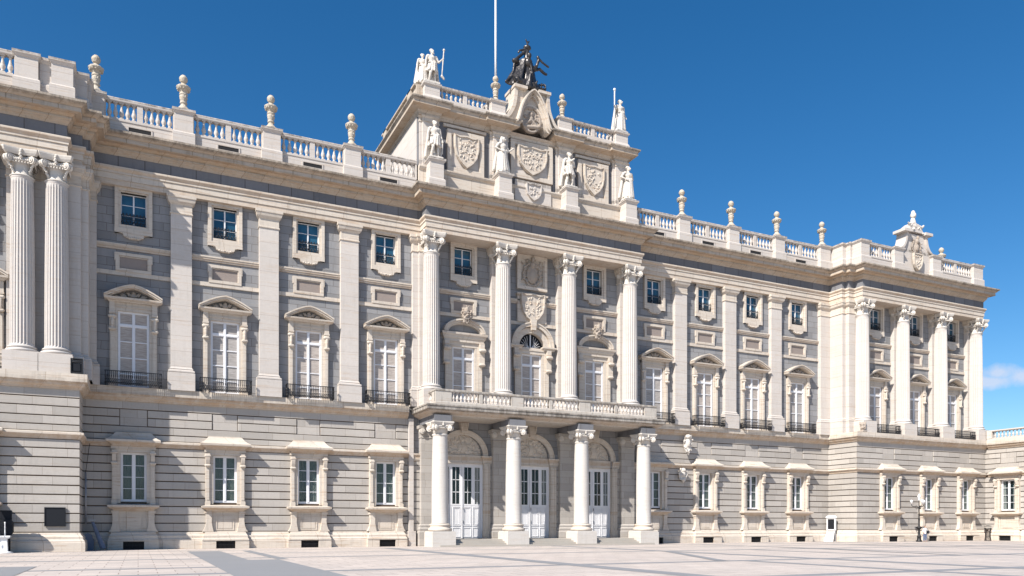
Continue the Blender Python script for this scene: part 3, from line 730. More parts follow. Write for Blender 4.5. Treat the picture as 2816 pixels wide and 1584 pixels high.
# ---- centre: round-headed windows
def arc(r, n, a0=0, a1=PI, cx=0, cz=0, rz=None): return [(cx+r*math.cos(a1+(a0-a1)*i/n), cz+(rz or r)*math.sin(a1+(a0-a1)*i/n)) for i in range(n+1)]
def arch_window(x, mid):
    w = MB(); casement(w); root = w.build('window', 'paint', palace, (x, 0, 0))
    MB().box(-1.02, 1.02, .115, .17, 12, 17.55).build('shutter', 'shutter', root)
    s = MB(); H = 2.05 if not mid else 2.2
    for q in (-1, 1):
        a, b = sorted((q*1.06, q*1.3)); s.box(a, b, -.14, .2, 12, 17.75)
        a, b = sorted((q*1.3, q*1.75)); s.box(a, b, -.2, .02, 12, 17.7)
        a, b = sorted((q*1.42, q*1.95)); s.box(a, b, -.34, .02, 16.0, 18.0); s.box(a+.05, b-.05, -.46, .02, 17.3, 18.02)
        s.caps((a+.08, -.5, 17.35), (b-.08, -.5, 17.35), .17, .17); s.caps((a+.1, -.4, 16.1), (b-.1, -.4, 16.1), .14, .14)
    s.box(-1.4, 1.4, -.16, .2, 17.6, 17.9); s.box(-1.42, 1.42, -.22, .0, 17.9, 18.02)
    s.build('surround', 'trim', root)
    p = MB()
    if mid:
        for q in (-1, 1): p.sweep([(q*1.72-.5, .05), (q*1.72-.5, -.3), (q*1.72+.5, -.3), (q*1.72+.5, .05)], [(-.1, 18.0), (.05, 18.0), (.1, 18.12), (.22, 18.2), (.22, 18.32), (-.1, 18.38)])
        p.box(-1.25, 1.25, -.12, .2, 17.95, 18.2)
        p.band(arc(1.98, 20, cz=18.3), .34, -.42, .02); p.band(arc(2.14, 20, cz=18.3), .12, -.5, .02); p.band(arc(1.55, 20, cz=18.25), .52, -.2, .3)
        p.prism([(-.2, 19.75), (.2, 19.75), (.32, 20.75), (-.32, 20.75)], -.62, 0)
        MB().prism([(-1.3, 18.2)]+arc(1.28, 16, cz=18.22)+[(1.3, 18.2)], .24, .3).build('lunette_pane', 'slate', root)
        g = MB(); g.box(-.05, .05, .16, .23, 18.2, 19.5)
        for q in (-1, 1):
            for k in range(5):
                a0 = (.2+.26*k); pts = [(q*(.12+t*1.0*math.cos(a0)+.1*math.sin(t*5)), .2, 18.26+t*1.1*math.sin(a0)) for t in (0, .25, .5, .75, 1)]
                g.tube([Vector(v) for v in pts], .018, 5)
        g.build('lunette_tracery', 'paint', root)
    else:
        p.sweep(U(1.95, .34, .0), [(-.4, 18.25), (.0, 18.25), (.06, 18.35), (.1, 18.5), (.2, 18.62), (.22, 18.78), (-.2, 18.84)])
        p.box(-1.9, 1.9, -.3, .0, 18.0, 18.27)
        p.band(arc(1.72, 20, cz=18.84, rz=.98), .2, -.42, .02); p.band(arc(1.9, 20, cz=18.84, rz=1.12), .14, -.52, .02); p.band(arc(1.54, 20, cz=18.84, rz=.82), .14, -.3, .02)
    p.build('arched_pediment', 'trim', root)
    return root
for i, x in enumerate(DX): arch_window(x, i == 1)
def bouquet():
    random.seed(3); b = MB()
    b.ell((0, -.1, 0), (.36, .3, .5)); b.ell((0, -.25, .35), (.26, .25, .3))
    for k in range(46):
        a = random.uniform(0, 2*PI); r = random.uniform(.2, .62); z = random.uniform(-.75, .8)
        w = (1-abs(z)/1.05); p = Vector((math.cos(a)*r*w*1.2, -.15-abs(math.sin(a))*.3*w, z))
        b.caps(p, p+Vector((random.uniform(-.22, .22), random.uniform(-.12, .02), random.uniform(-.05, .28))), random.uniform(.06, .11), .035, 8)
    return carve(b, .04, 'carved', 'mask_ornament', .03, .1, 1)
BQ = bouquet()
for x in (DX[0], DX[2]): mo('mask_ornament', BQ, palace, (x, -.55, 20.3))
# relief panel and shield over the middle window
c = MB(); x = DX[1]
frame_xz(c, x-1.55, x+1.55, 23.5, 26.68, .3, -.28, .02); frame_xz(c, x-1.22, x+1.22, 23.82, 26.4, .09, -.2, .02); c.box(x-1.2, x+1.2, -.08, .02, 23.8, 26.4)
c.box(x-1.5, x+1.5, -.2, .02, 20.5, 23.0); c.box(x-1.6, x+1.6, -.36, .02, 22.95, 23.1)
c.build('relief_panel', 'trim', palace)
def arms_relief(seed=5, w=1.1, h=1.4):
    random.seed(seed); b = MB()
    b.ell((0, 0, 0), (.55*w, .22, .62*h)); b.ell((0, -.08, -.12), (.4*w, .22, .42*h)); b.ell((0, -.14, .62*h), (.24, .2, .3)); b.ell((0, -.2, .98*h), (.17, .17, .26))
    for s in (-1, 1):
        for k in range(14):
            t = k/13; a = -1.35+2.6*t; r = .78
            p = Vector((s*r*w*math.cos(a), -.02, r*h*math.sin(a)*.95)); d = Vector((s*random.uniform(.05, .22), -.05, random.uniform(-.2, .2)))
            b.caps(p-d*.6, p+d, .1, .06, 8)
        for k in range(9):
            p = Vector((s*random.uniform(.35, 1.0)*w, 0, random.uniform(-.9, .9)*h)); b.caps(p, p+Vector((random.uniform(-.2, .2), -.06, random.uniform(-.25, .25))), .07, .045, 8)
    return carve(b, .04, 'carved', 'relief', .035, .12, 1)
mo('relief', arms_relief(), palace, (x, -.2, 24.95))
def shield(w, h, dots=0, seed=1, mat='trim'):
    random.seed(seed); c = MB()
    poly = [(-w, h*.5), (-w*.6, h*.46), (0, h*.5), (w*.6, h*.46), (w, h*.5), (w*.98, h*.1), (w*.82, -h*.18), (w*.5, -h*.38), (0, -h*.56), (-w*.5, -h*.38), (-w*.82, -h*.18), (-w*.98, h*.1)]
    c.prism(poly, -.16, .02); c.band([(p[0]*.93, p[1]*.93) for p in poly], .12, -.26, -.1, True)
    for k in range(dots):
        px_, pz_ = random.uniform(-.62, .62)*w, random.uniform(-.33, .36)*h
        if abs(px_) > w*.75*(1-max(0, -pz_/h)*1.2): continue
        q = Vector((px_, -.16, pz_)); c.caps(q, q+Vector((random.uniform(-.14, .14), -.03, random.uniform(-.16, .16))), .07, .045, 7)
    return c
shield(1.25, 2.6, 40, 4).build('shield', 'trim', palace, (x, -.25, 21.85))

# ------------------------------------------------------------------ ground-floor portico
hw = 2.02
pw = MB(); holes = [(c-hw, c+hw, .6, 7.35) for c in DX]
def arched_wall():
    """grey wall of the portico with three semicircular openings filled by reliefs"""
    b = MB(); y = 0.0
    wallface(b, 20.9, 44.9, 0.0, 7.35, y, holes, .5)
    xs = [20.9]; 
    for c in DX:
        b.quad((xs[-1], y, 7.35), (c-1.9, y, 7.35), (c-1.9, y, 8.0), (xs[-1], y, 8.0)); xs.append(c+1.9)
    b.quad((xs[-1], y, 7.35), (44.9, y, 7.35), (44.9, y, 8.0), (xs[-1], y, 8.0))
    prev = 20.9
    for c in DX:
        A = arc(1.85, 16, cx=c, cz=8.0)
        b.quad((prev, y, 8.0), (c-1.85, y, 8.0), (c-1.85, y, 11.9), (prev, y, 11.9))
        for (x0, z0), (x1, z1) in zip(A[:-1], A[1:]): b.quad((x0, y, z0), (x1, y, z1), (x1, y, 11.9), (x0, y, 11.9)); b.quad((x0, y, z0), (x1, y, z1), (x1, y+.4, z1), (x0, y+.4, z0))
        prev = c+1.85
    b.quad((prev, y, 8.0), (44.9, y, 8.0), (44.9, y, 11.9), (prev, y, 11.9))
    return b.build('wall', 'grey', palace)
arched_wall()
# rusticated strips between the doors
for (x0, x1) in ((20.92, 23.4), (DX[0]+2.6, DX[1]-2.6), (DX[1]+2.6, DX[2]-2.6), (DX[2]+2.6, 44.88)):
    b = MB()
    for g, t in zip(GROOVES[:-1], GROOVES[1:]):
        if g < 7.2: b.box(x0, x1, -.12, .0, g+.03, min(t, 7.3)-.03)
    b.build('wall', 'rustic', palace)
gaps = [(20.9, DX[0]-2.02), (DX[0]+2.02, DX[1]-2.02), (DX[1]+2.02, DX[2]-2.02), (DX[2]+2.02, 44.9)]
IMP = [(-.1, 7.3), (.1, 7.3), (.12, 7.42), (.18, 7.46), (.2, 7.76), (.28, 7.84), (.3, 8.0), (-.1, 8.04)]
for (a, b) in gaps: MB().sweep([(a, .3), (a, 0), (b, 0), (b, .3)] if a > 21 and b < 44 else [(a, 0), (b, 0)], IMP).build('hood_course', 'trim', palace)
def door(x, k):
    d = MB(); h = 2.0
    # fixed outer frame
    for q in (-1, 1): a, b = sorted((q*1.80, q*2.03)); d.box(a, b, .24, .42, .62, 7.34)
    d.box(-1.80, 1.80, .24, .42, 6.98, 7.34); d.box(-1.80, 1.80, .3, .4, .62, 3.62)
    # leaves: stiles and glazing bars; four glazed lights
    for (a, b) in ((-1.82, -1.74), (-1.24, -.92), (-.22, -.015), (.015, .22), (.92, 1.24), (1.74, 1.82)): d.box(a, b, .27, .39, 3.62, 6.98)
    d.box(-1.78, 1.78, .272, .385, 3.55, 3.7)
    for (a, b) in ((-1.74, -1.24), (-.92, -.22), (.22, .92), (1.24, 1.74)):
        for z in (4.76, 5.85): d.box(a, b, .31, .36, z-.03, z+.03)
        d.box((a+b)/2-.018, (a+b)/2+.018, .31, .36, 3.7, 6.98)
    for (a, b) in ((-1.72, -1.02), (-.9, -.12), (.12, .9), (1.02, 1.72)):
        frame_xz(d, a, b, 1.75, 3.45, .06, .25, .31); frame_xz(d, a+.12, b-.12, 1.87, 3.33, .03, .27, .305); frame_xz(d, a, b, .75, 1.6, .05, .26, .31)
    d.box(-.035, .035, .2, .3, .64, 6.98)
    root = d.build('door', 'doorpaint', palace, (x, 0, 0))
    MB().box(-1.76, 1.76, .335, .34, 3.65, 7.0).build('pane', 'glass', root)
    for q in (-1, 1):
        c = MB(); n = 22; a, b = sorted((q*1.1, q*1.78)); vs = []
        for i in range(n+1):
            xx = a+(b-a)*i/n; yy = .385+.02*math.sin(i*1.3); vs += [(xx, yy, 3.6), (xx, yy, 7.0)]
        c.add(vs, [(2*i, 2*i+2, 2*i+3, 2*i+1) for i in range(n)], True); c.build('curtain', 'curtain_w', root)
    hd = MB(); hd.caps((.07, .17, 3.2), (.07, .17, 3.42), .025, .025); hd.caps((.07, .2, 2.0), (.07, .2, 2.25), .02, .02); hd.build('handle', 'iron', root)
for k, x in enumerate(DX): door(x, k)
def lunette_relief(seed):
    random.seed(seed); b = MB(); b.prism([(-1.84, -.02)]+arc(1.84, 20)+[(1.84, -.02)], .0, .1)
    b.ell((0, -.04, .72), (.46, .16, .55)); b.ell((0, -.1, .72), (.32, .14, .4)); b.ell((0, -.05, 1.4), (.2, .12, .22))
    for k in range(80):
        a = random.uniform(.06, PI-.06); r = random.uniform(.35, 1.68)
        p = Vector((r*math.cos(a), -.02, max(.1, r*math.sin(a)))); t = random.uniform(0, PI)
        b.caps(p, p+Vector((.22*math.cos(t), -.04, .22*math.sin(t))), random.uniform(.05, .09), .035, 7)
    for s in (-1, 1):
        b.tube([Vector((s*(.3+.35*i), -.05, .25+.18*math.sin(i*1.4))) for i in range(5)], .07, 7)
    return carve(b, .03, 'trim', 'relief', .05, .08, 0)
for k, x in enumerate(DX):
    mo('relief', lunette_relief(20+k), palace, (x, .22, 8.02))
    a = MB(); a.band(arc(2.12, 26, cx=x, cz=8.02, rz=2.02), .42, -.14, .3); a.band(arc(2.32, 26, cx=x, cz=8.02, rz=2.2), .1, -.2, .0); a.box(x-1.86, x+1.86, -.02, .45, 7.3, 7.42); a.box(x-1.9, x+1.9, .02, .45, 7.42, 8.04)
    a.build('arch', 'trim', palace)
    for q in (-1, 1):
        a = MB(); p0, p1 = sorted((x+q*1.995, x+q*2.56)); a.box(p0, p1, -.2, .3, .6, 7.3); a.box(p0+.1, p1-.1, -.24, -.18, 1.5, 7.1)
        a.box(p0-.03, p1+.05, -.28, .3, .6, 1.3)
        a.build('door_jamb', 'trim', palace)
    a = MB(); a.prism([(-.26, 9.95), (.26, 9.95), (.42, 10.95), (-.42, 10.95)], -.42, 0)
    for i in range(5): a.caps((-.2+.1*i, -.42, 10.05), (-.3+.15*i, -.46, 10.85), .04, .05, 6)
    a.build('keystone', 'trim', palace, (x, 0, 0))
# columns of the portico
PX = [22.7, 29.5, 36.35, 43.15]; PY = -3.15
def portico_meshes():
    s = MB(); s.lathe([(.73, 1.93), (.70, 2.0), (.70, 3.6), (.695, 5.5), (.66, 7.4), (.615, 9.1), (.61, 9.2), (.67, 9.26), (.67, 9.34), (.6, 9.38)], n=40)
    b = MB(); b.lathe([(.9, 1.3), (.98, 1.34), (1.0, 1.45), (.95, 1.55), (.86, 1.6), (.82, 1.68), (.85, 1.74), (.9, 1.8), (.88, 1.88), (.76, 1.93)], n=40)
    p = MB(); p.box(-1.02, 1.02, -1.02, 1.02, 0, 1.2); p.box(-.97, .97, -.97, .97, 1.2, 1.3)
    c = MB(); c.lathe([(.61, 9.36), (.6, 9.7), (.66, 9.86), (.72, 9.95), (.6, 10.05)], n=28)
    top = []
    for q in range(4):
        a0 = PI/4+q*PI/2
        for t in (-.06, .06): top.append((1.3*math.cos(a0+t), 1.3*math.sin(a0+t)))
        for t in (.2, .35, .5, .65, .8): a = a0+t*PI/2; r = 1.3-.44*math.sin(t*PI)**.8; top.append((r*math.cos(a), r*math.sin(a)))
    n = len(top)
    for (z0, z1, s0, s1) in ((10.05, 10.2, .84, .93), (10.2, 10.28, .93, .97), (10.28, 10.38, 1., 1.)):
        c.add([(x*s0, y*s0, z0) for x, y in top]+[(x*s1, y*s1, z1) for x, y in top], [(i, (i+1) % n, n+(i+1) % n, n+i) for i in range(n)]+[tuple(range(n)), tuple(range(n, 2*n))])
    for q in range(4):
        a = PI/4+q*PI/2; d = Vector((math.cos(a), math.sin(a), 0)); t = Vector((-d.y, d.x, 0))
        for s_ in (-1, 1):
            cc = d*.92+t*s_*.12+Vector((0, 0, 9.86)); c.disc(cc, t, .24, .17, 18); c.disc(cc+t*s_*.10, t, .15, .07, 12); c.disc(cc+t*s_*.14, t, .06, .07, 8)
            c.caps(d*.8+t*s_*.2+Vector((0, 0, 10.0)), d*.6+t*s_*.42+Vector((0, 0, 9.98)), .1, .08)
        a = q*PI/2; d = Vector((math.cos(a), math.sin(a), 0)); t = Vector((-d.y, d.x, 0))
        for k in range(7): c.ell(d*.7+t*(-.33+.11*k)+Vector((0, 0, 9.86)), (.06, .08, .09), n=8, m=6)
        for k in range(3): c.ell(d*.8+Vector((0, 0, 10.08+.1*k)), (.1, .1, .08), n=8, m=6)
    return s.mesh('column', M['porticostone']), b.mesh('base', M['trim']), p.mesh('plinth', M['porticostone']), c.mesh('capital', M['statue'])
PM = portico_meshes()
for x in PX:
    s = mo('column', PM[0], palace, (x, PY, 0)); mo('base', PM[1], s); mo('plinth', PM[2], s); mo('capital', PM[3], s)
    b = MB()      # square responds on the wall behind, and the impost beam from wall to column
    b.sweep([(x-.75, .05), (x-.75, -.55), (x+.75, -.55), (x+.75, .05)], [(.25, 0), (.25, 1.2), (.18, 1.32), (.2, 1.5), (.1, 1.62), (.12, 1.78), (0, 1.92), (0, 9.3), (.06, 9.34), (.03, 9.5), (.08, 9.9), (.26, 10.1), (.28, 10.36), (0, 10.38)])
    o = b.build('pilaster', 'rustic', palace)
    b = MB()
    for q in (-1, 1):
        b.disc((x+q*.72, -.68, 9.88), (0, 1, 0), .24, .3, 18); b.disc((x+q*.72, -.84, 9.88), (0, 1, 0), .13, .08, 12)
    b.build('capital', 'statue', o)
    MB().box(x-.78, x+.78, PY-.8, .0, 10.38, 10.92).build('impost_block', 'frieze', palace)
# corner edge pilasters at the left end of the portico
b = MB(); b.box(20.95, 21.35, -.3, .05, 1.3, 10.95); b.box(20.85, 21.5, -.45, .05, 0, 1.31); b.build('pilaster', 'lime', palace)
b = MB(); b.box(44.45, 44.9, -.3, .05, 1.3, 10.95); b.box(44.35, 45.0, -.45, .05, 0, 1.31); b.build('pilaster', 'lime', palace)
# steps
st = MB()
for i, (z, y) in enumerate(((.15, -4.3), (.3, -3.9), (.45, -3.5), (.6, -3.1))): st.box(22.3-.0+i*.001, 43.6-i*.001, y, .3, z-.15, z)
st.build('steps', 'step', palace)
# balcony slab with coved soffit
SLP = [(21.25, -.2), (21.25, -4.25), (44.9, -4.25), (44.9, -.2)]
s = MB(); s.sweep([(22.0, -.1), (22.0, -3.4), (44.15, -3.4), (44.15, -.1)], [(-1.0, 10.9), (0, 10.9), (.12, 10.92), (.2, 11.0), (.5, 11.12), (.6, 11.2), (.62, 11.28), (.78, 11.32), (.8, 11.36), (.8, 11.58), (.86, 11.62), (.86, 11.76), (-1.0, 11.8)])
s.box(22.5, 43.7, -3.2, -.1, 11.2, 11.79); s.box(22.9, 43.2, -3.0, -.05, 10.92, 11.3)
s.build('balcony_slab', 'slab', palace)
# stone balusters
def baluster_mesh(z0, h, r=.115, n=10):
    f = lambda t: z0+h*t
    b = MB(); b.box(-r*1.1, r*1.1, -r*1.1, r*1.1, f(0), f(.09)); b.box(-r*1.0, r*1.0, -r*1.0, r*1.0, f(.93), f(1))
    b.lathe([(r*.7, f(.09)), (r*.95, f(.13)), (r*.6, f(.18)), (r*.75, f(.24)), (r*1.15, f(.36)), (r*1.05, f(.44)), (r*.62, f(.62)), (r*.48, f(.74)), (r*.5, f(.84)), (r*.75, f(.87)), (r*.6, f(.9)), (r*.85, f(.94))], n=n); return b
BMM = baluster_mesh(31.5, 1.27, .15).mesh('baluster', M['lime'])
BMP = baluster_mesh(12.02, .84, .125).mesh('baluster', M['lime'])
BMA = baluster_mesh(38.75, .92, .125).mesh('baluster', M['lime'])
STUFF = MB()
def spots_(x0, x1, sp):
    n = max(1, int(round((x1-x0)/sp))); return [x0+(x1-x0)*(i+.5)/n for i in range(n)]
# balcony balustrade
yb = -3.75; bl = MB()
bp_ = [(22.2, -.9), (22.2, yb), (43.95, yb), (43.95, -.9)]
bl.sweep(bp_, [(-.17, 11.79), (.19, 11.79), (.19, 11.98), (.13, 12.03), (-.17, 12.03)], True, True)
bl.sweep(bp_, [(-.2, 12.86), (.12, 12.86), (.2, 12.9), (.2, 13.02), (.14, 13.06), (-.2, 13.06)], True, True)
dies = [(22.05, 23.45), (25.95, 26.25), (28.95, 30.1), (32.65, 32.95), (35.7, 36.85), (39.45, 39.75), (42.75, 44.1)]
for a, b in dies: bl.box(a, b, yb-.15, yb+.15, 12.02, 12.87)
bl.box(22.05, 22.35, -1.3, -.9, 12.02, 12.87); bl.box(43.8, 44.1, -1.3, -.9, 12.02, 12.87); bl.box(22.05, 22.35, -3.7, -2.9, 12.02, 12.87)
bal = bl.build('balustrade', 'slab', palace)
for (a, b), (c, d) in zip(dies[:-1], dies[1:]):
    for x in spots_(b+.03, c-.03, .365): mo('baluster', BMP, bal, (x, yb, 0))
for y in spots_(-2.85, -1.35, .37): mo('baluster', BMP, bal, (22.2, y, 0))

# ------------------------------------------------------------------ roof parapet
PB = [(-.5, 30.2), (.06, 30.2), (.06, 31.36), (.0, 31.42), (.0, 31.5), (-.5, 31.52)]          # base course, front at y
PEDP = lambda: [(-.3, 30.15), (.12, 30.15), (.12, 31.25), (.06, 31.34), (0, 31.36), (0, 32.7), (.06, 32.76), (.1, 32.84), (.16, 32.88), (.16, 33.04), (-.3, 33.1)]
def pedestal(x, y, h=.66, d=.75, name='pedestal'):
    return MB().sweep([(-h, d), (-h, 0), (h, 0), (h, d)], PEDP()).build(name, 'lime', palace, (x, y, 0))
def parapet_bay(x0, x1, y, indiv, vent=True):
    b = MB(); b.sweep([(x0, y), (x1, y)], [(-.55, 30.15), (.0, 30.15), (.0, 31.3), (.05, 31.36), (.05, 31.5), (-.55, 31.52)])
    b.sweep([(x0, y+.02), (x1, y+.02)], [(-.45, 32.76), (-.02, 32.76), (.03, 32.82), (.05, 32.98), (.0, 33.06), (-.45, 33.08)])
    c = (x0+x1)/2; b.box(c-.2, c+.2, y+.06, y+.4, 31.5, 32.77)
    for e in (x0, x1): b.box(e-.08, e+.08, y+.06, y+.4, 31.5, 32.77)
    if vent: frame_xz(b, c-.85, c+.85, 30.62, 31.12, .1, y-.05, y+.02)
    o = b.build('balustrade', 'lime', palace)
    if vent: MB().box(c-.76, c+.76, y-.02, y+.01, 30.7, 31.03).build('vent', 'dark', o)
    for a, e in ((x0+.1, c-.2), (c+.2, x1-.1)):
        for x in spots_(a, e, .44):
            if indiv: mo('baluster', BMM, o, (x, y+.23, 0))
            else:
                t = baluster_mesh(31.5, 1.27, .15, 8); STUFF.add([(vx+x, vy+y+.23, vz) for vx, vy, vz in t.v], t.f, True)
py = -.55
LPX = [3.1, 9.5, 15.95]; RPX = [49.8, 56.2, 62.55]
for x in LPX+RPX: pedestal(x, -.9)
pedestal(-2.75, -.9, .55); pedestal(69.25, -.9, .75)
e = [-2.2]+sum(([q-.66, q+.66] for q in LPX), [])+[21.5]
for a, b in zip(e[::2], e[1::2]): parapet_bay(a, b, py, True)
e = [44.3]+sum(([q-.66, q+.66] for q in RPX), [])+[68.5]
for a, b in zip(e[::2], e[1::2]): parapet_bay(a, b, py, False)
# solid stepped parapets at the wing corners
SOL = [(-.5, 30.15), (.12, 30.15), (.12, 31.25), (.05, 31.34), (0, 31.36), (0, 32.7), (.06, 32.76), (.1, 32.84), (.16, 32.88), (.16, 33.04), (-.5, 33.1)]
MB().sweep([(69.8, -.75), (70.3, -.75), (70.3, -2.3), (70.85, -2.3), (70.85, -2.85), (71.5, -2.85)], SOL).build('parapet', 'lime', palace)
MB().sweep([(71.1, -2.9), (71.1, -4.1), (72.4, -4.1), (72.4, -3.4)], SOL).build('parapet', 'lime', palace)
parapet_bay(72.4, 76.4, -3.85, False, False)
pedestal(77.1, -4.1, .72); pedestal(83.5, -4.1, .72); pedestal(90.9, -4.1, .85, 1.5); parapet_bay(84.2, 90.1, -3.85, False, False)
MB().sweep([(-3.95, -2.9), (-3.95, -2.9), (-3.2, -2.9), (-3.2, -2.3), (-3.0, -2.3), (-3.0, -.9)][1:], SOL).build('parapet', 'lime', palace)
MB().sweep([(-5.95, -3.75), (-5.2, -3.75)], SOL).build('parapet', 'lime', palace)
MB().box(-5.3, -3.9, -3.4, -2.5, 30.2, 32.9).build('parapet', 'lime', palace)
pedestal(-4.6, -4.1, .64, 1.4); pedestal(-6.65, -4.1, .66)
parapet_bay(-12.2, -7.3, -3.85, True, False)

# ---- urns (top-level things)
def urn_mesh(name='urn', h=2.8):
    k = h/2.8; b = MB()
    b.box(-.4*k, .4*k, -.4*k, .4*k, 0, .12*k)
    b.lathe([(.46*k, .1*k), (.42*k, .2*k), (.30*k, .32*k), (.20*k, .48*k), (.18*k, .56*k), (.26*k, .6*k), (.26*k, .68*k), (.21*k, .73*k), (.25*k, .85*k), (.28*k, 1.05*k), (.25*k, 1.2*k), (.30*k, 1.25*k), (.30*k, 1.33*k), (.24*k, 1.38*k), (.28*k, 1.5*k), (.36*k, 1.6*k),
             (.50*k, 1.74*k), (.52*k, 1.82*k), (.45*k, 1.9*k), (.30*k, 1.97*k), (.17*k, 2.05*k), (.14*k, 2.16*k), (.22*k, 2.22*k), (.29*k, 2.36*k), (.30*k, 2.5*k), (.23*k, 2.66*k), (.12*k, 2.76*k), (.03*k, 2.8*k)], n=20)
    for i in range(12):
        a = 2*PI*i/12; b.ell((.42*k*math.cos(a), .42*k*math.sin(a), 1.66*k), (.07*k, .07*k, .10*k), n=7, m=5)
        b.ell((.25*k*math.cos(a), .25*k*math.sin(a), 1.06*k), (.05*k, .05*k, .13*k), n=6, m=5)
    return carve(b, .028, 'urn', name, .06, .13, 0)
UM = urn_mesh(); UMA = urn_mesh(h=2.45)
urns = [(-2.75, -.35, 33.1, 'corner beside the left wing, left end of the parapet'), (LPX[0], -.35, 33.1, 'first pedestal right of the left wing'), (LPX[1], -.35, 33.1, 'second pedestal right of the left wing'),
        (LPX[2], -.35, 33.1, 'last pedestal before the statues of the attic'), (RPX[0], -.35, 33.1, 'first pedestal right of the attic'), (RPX[1], -.35, 33.1, 'second pedestal right of the attic'),
        (RPX[2], -.35, 33.1, 'third pedestal right of the attic'), (69.25, -.35, 33.1, 'corner pedestal where the right wing steps forward')]
for (x, y, z, s) in urns:
    o = mo('urn', UM, None, (x, y, z)); tag(o, 'stone urn finial on the '+s, 'urn', 'stone urns on the roof parapet')

# ------------------------------------------------------------------ attic over the centre
AX = [22.7, 29.35, 36.05, 42.3]; PXA = [22.95, 29.4, 36.2, 42.75]; TX = [22.8, 29.05, 35.9, 42.15]
AXL, AXR = 21.7, 42.95; ya = -.35
att = MB(); att.sweep([(AXL, 11), (AXL, ya), (AXR, ya), (AXR, 11)], [(0, 30.2), (0, 37.2)], False); att.box(AXL+.1, AXR-.1, .5, 10.9, 30.3, 38.5)
att.build('attic_wall', 'frieze', palace)
sd = MB(); sd.box(AXL-.06, AXL+.05, ya+.2, 11, 30.3, 37.0); sd.build('attic_wall', 'lime', palace)
f = MB()
f.sweep([(AXL, ya), (AXR, ya)], [(-.1, 30.2), (.55, 30.2), (.55, 30.9), (.45, 31.0), (.3, 31.05), (.3, 32.3), (.42, 32.4), (.5, 32.55), (.5, 32.66), (-.1, 32.76)])
f.build('attic_base', 'trim', palace)
for c, pc in zip(AX, PXA):      # pilasters behind the statues
    o = MB().sweep([(c-.9, ya), (c-.9, ya-.16), (c-.66, ya-.16), (c-.66, ya-.34), (c+.66, ya-.34), (c+.66, ya-.16), (c+.88, ya-.16), (c+.88, ya)], [(0, 32.6), (0, 36.55)], False).build('pilaster', 'lime', palace)
    MB().sweep([(c-.9, ya), (c-.9, ya-.16), (c-.66, ya-.16), (c-.66, ya-.34), (c+.66, ya-.34), (c+.66, ya-.16), (c+.88, ya-.16), (c+.88, ya)], [(0, 36.5), (.05, 36.52), (.05, 36.6), (.02, 36.64), (.02, 36.85), (.12, 36.95), (.12, 37.05), (-.1, 37.08)]).build('capital', 'trim', o)
    pd = MB().sweep([(pc-.62, .3), (pc-.62, -1.75), (pc+.62, -1.75), (pc+.62, .3)], PEDP()).build('statue_pedestal', 'lime', palace)
def apanel(x0, x1, z0, z1, w=.38):
    p = MB(); frame_xz(p, x0, x1, z0, z1, w, ya-.3, ya+.02); frame_xz(p, x0+w, x1-w, z0+w, z1-w, .07, ya-.22, ya+.02)
    o = p.build('panel_frame', 'trim', palace); MB().box(x0+w, x1-w, ya-.1, ya+.02, z0+w, z1-w).build('panel_infill', 'tan' if False else 'lime', o)
apanel(24.3, 27.8, 32.75, 36.4); apanel(30.45, 34.75, 33.45, 36.85); apanel(37.5, 40.85, 32.75, 36.4)
for (x0, x1) in ((24.0, 28.05), (37.25, 41.1)): MB().box(x0, x1, ya-.2, ya+.02, 36.62, 36.85).build('band_course', 'trim', palace)
shield(1.2, 2.75, 46, 11).build('shield', 'trim', palace, (26.1, ya-.22, 34.7))
shield(1.55, 2.5, 60, 12).build('shield', 'trim', palace, (32.6, ya-.22, 35.2))
shield(1.15, 2.75, 46, 13).build('shield', 'trim', palace, (39.2, ya-.22, 34.7))
p = MB(); p.box(30.8, 34.5, ya-.42, ya, 31.3, 33.2); p.build('panel_infill', 'lime', palace)
shield(.8, 1.5, 18, 14).build('shield', 'lime', palace, (32.65, ya-.38, 32.3))
# attic entablature, broken in the middle by the curved gable
ACP = [(0, 37.0), (.05, 37.02), (.05, 37.2), (.16, 37.3), (.2, 37.42), (.5, 37.5), (.72, 37.58), (.75, 37.6), (.75, 37.82), (.85, 37.92), (.94, 38.02), (.94, 38.14), (-.6, 38.3)]
AC2 = [(-.3, 36.95)]+ACP
def jog(cs, x0, x1, y=ya-.1):
    pts = [(x0, y)]
    for c in cs:
        a, b = c-.85, c+.85
        if a <= x0+.2: pts = [(x0, y-.28), (b, y-.28), (b, y)]
        elif b >= x1-.2: pts += [(a, y), (a, y-.28), (x1, y-.28)]
        else: pts += [(a, y), (a, y-.28), (b, y-.28), (b, y)]
    if pts[-1][0] < x1-1e-6: pts.append((x1, y))
    return pts
L = [(AXL, 10.4)]+jog(AX[:2], AXL, 30.5); R = jog(AX[2:], 34.45, AXR)+[(AXR, 10.4)]
MB().sweep(L, AC2).build('cornice', 'cornice', palace); MB().sweep(R, AC2).build('cornice', 'cornice', palace)
MB().sweep([(30.2, ya-.1), (34.7, ya-.1)], [(-.3, 36.95), (0, 37.0), (.05, 37.2), (.2, 37.3), (.25, 37.42), (-.3, 37.48)]).build('band_course', 'trim', palace)
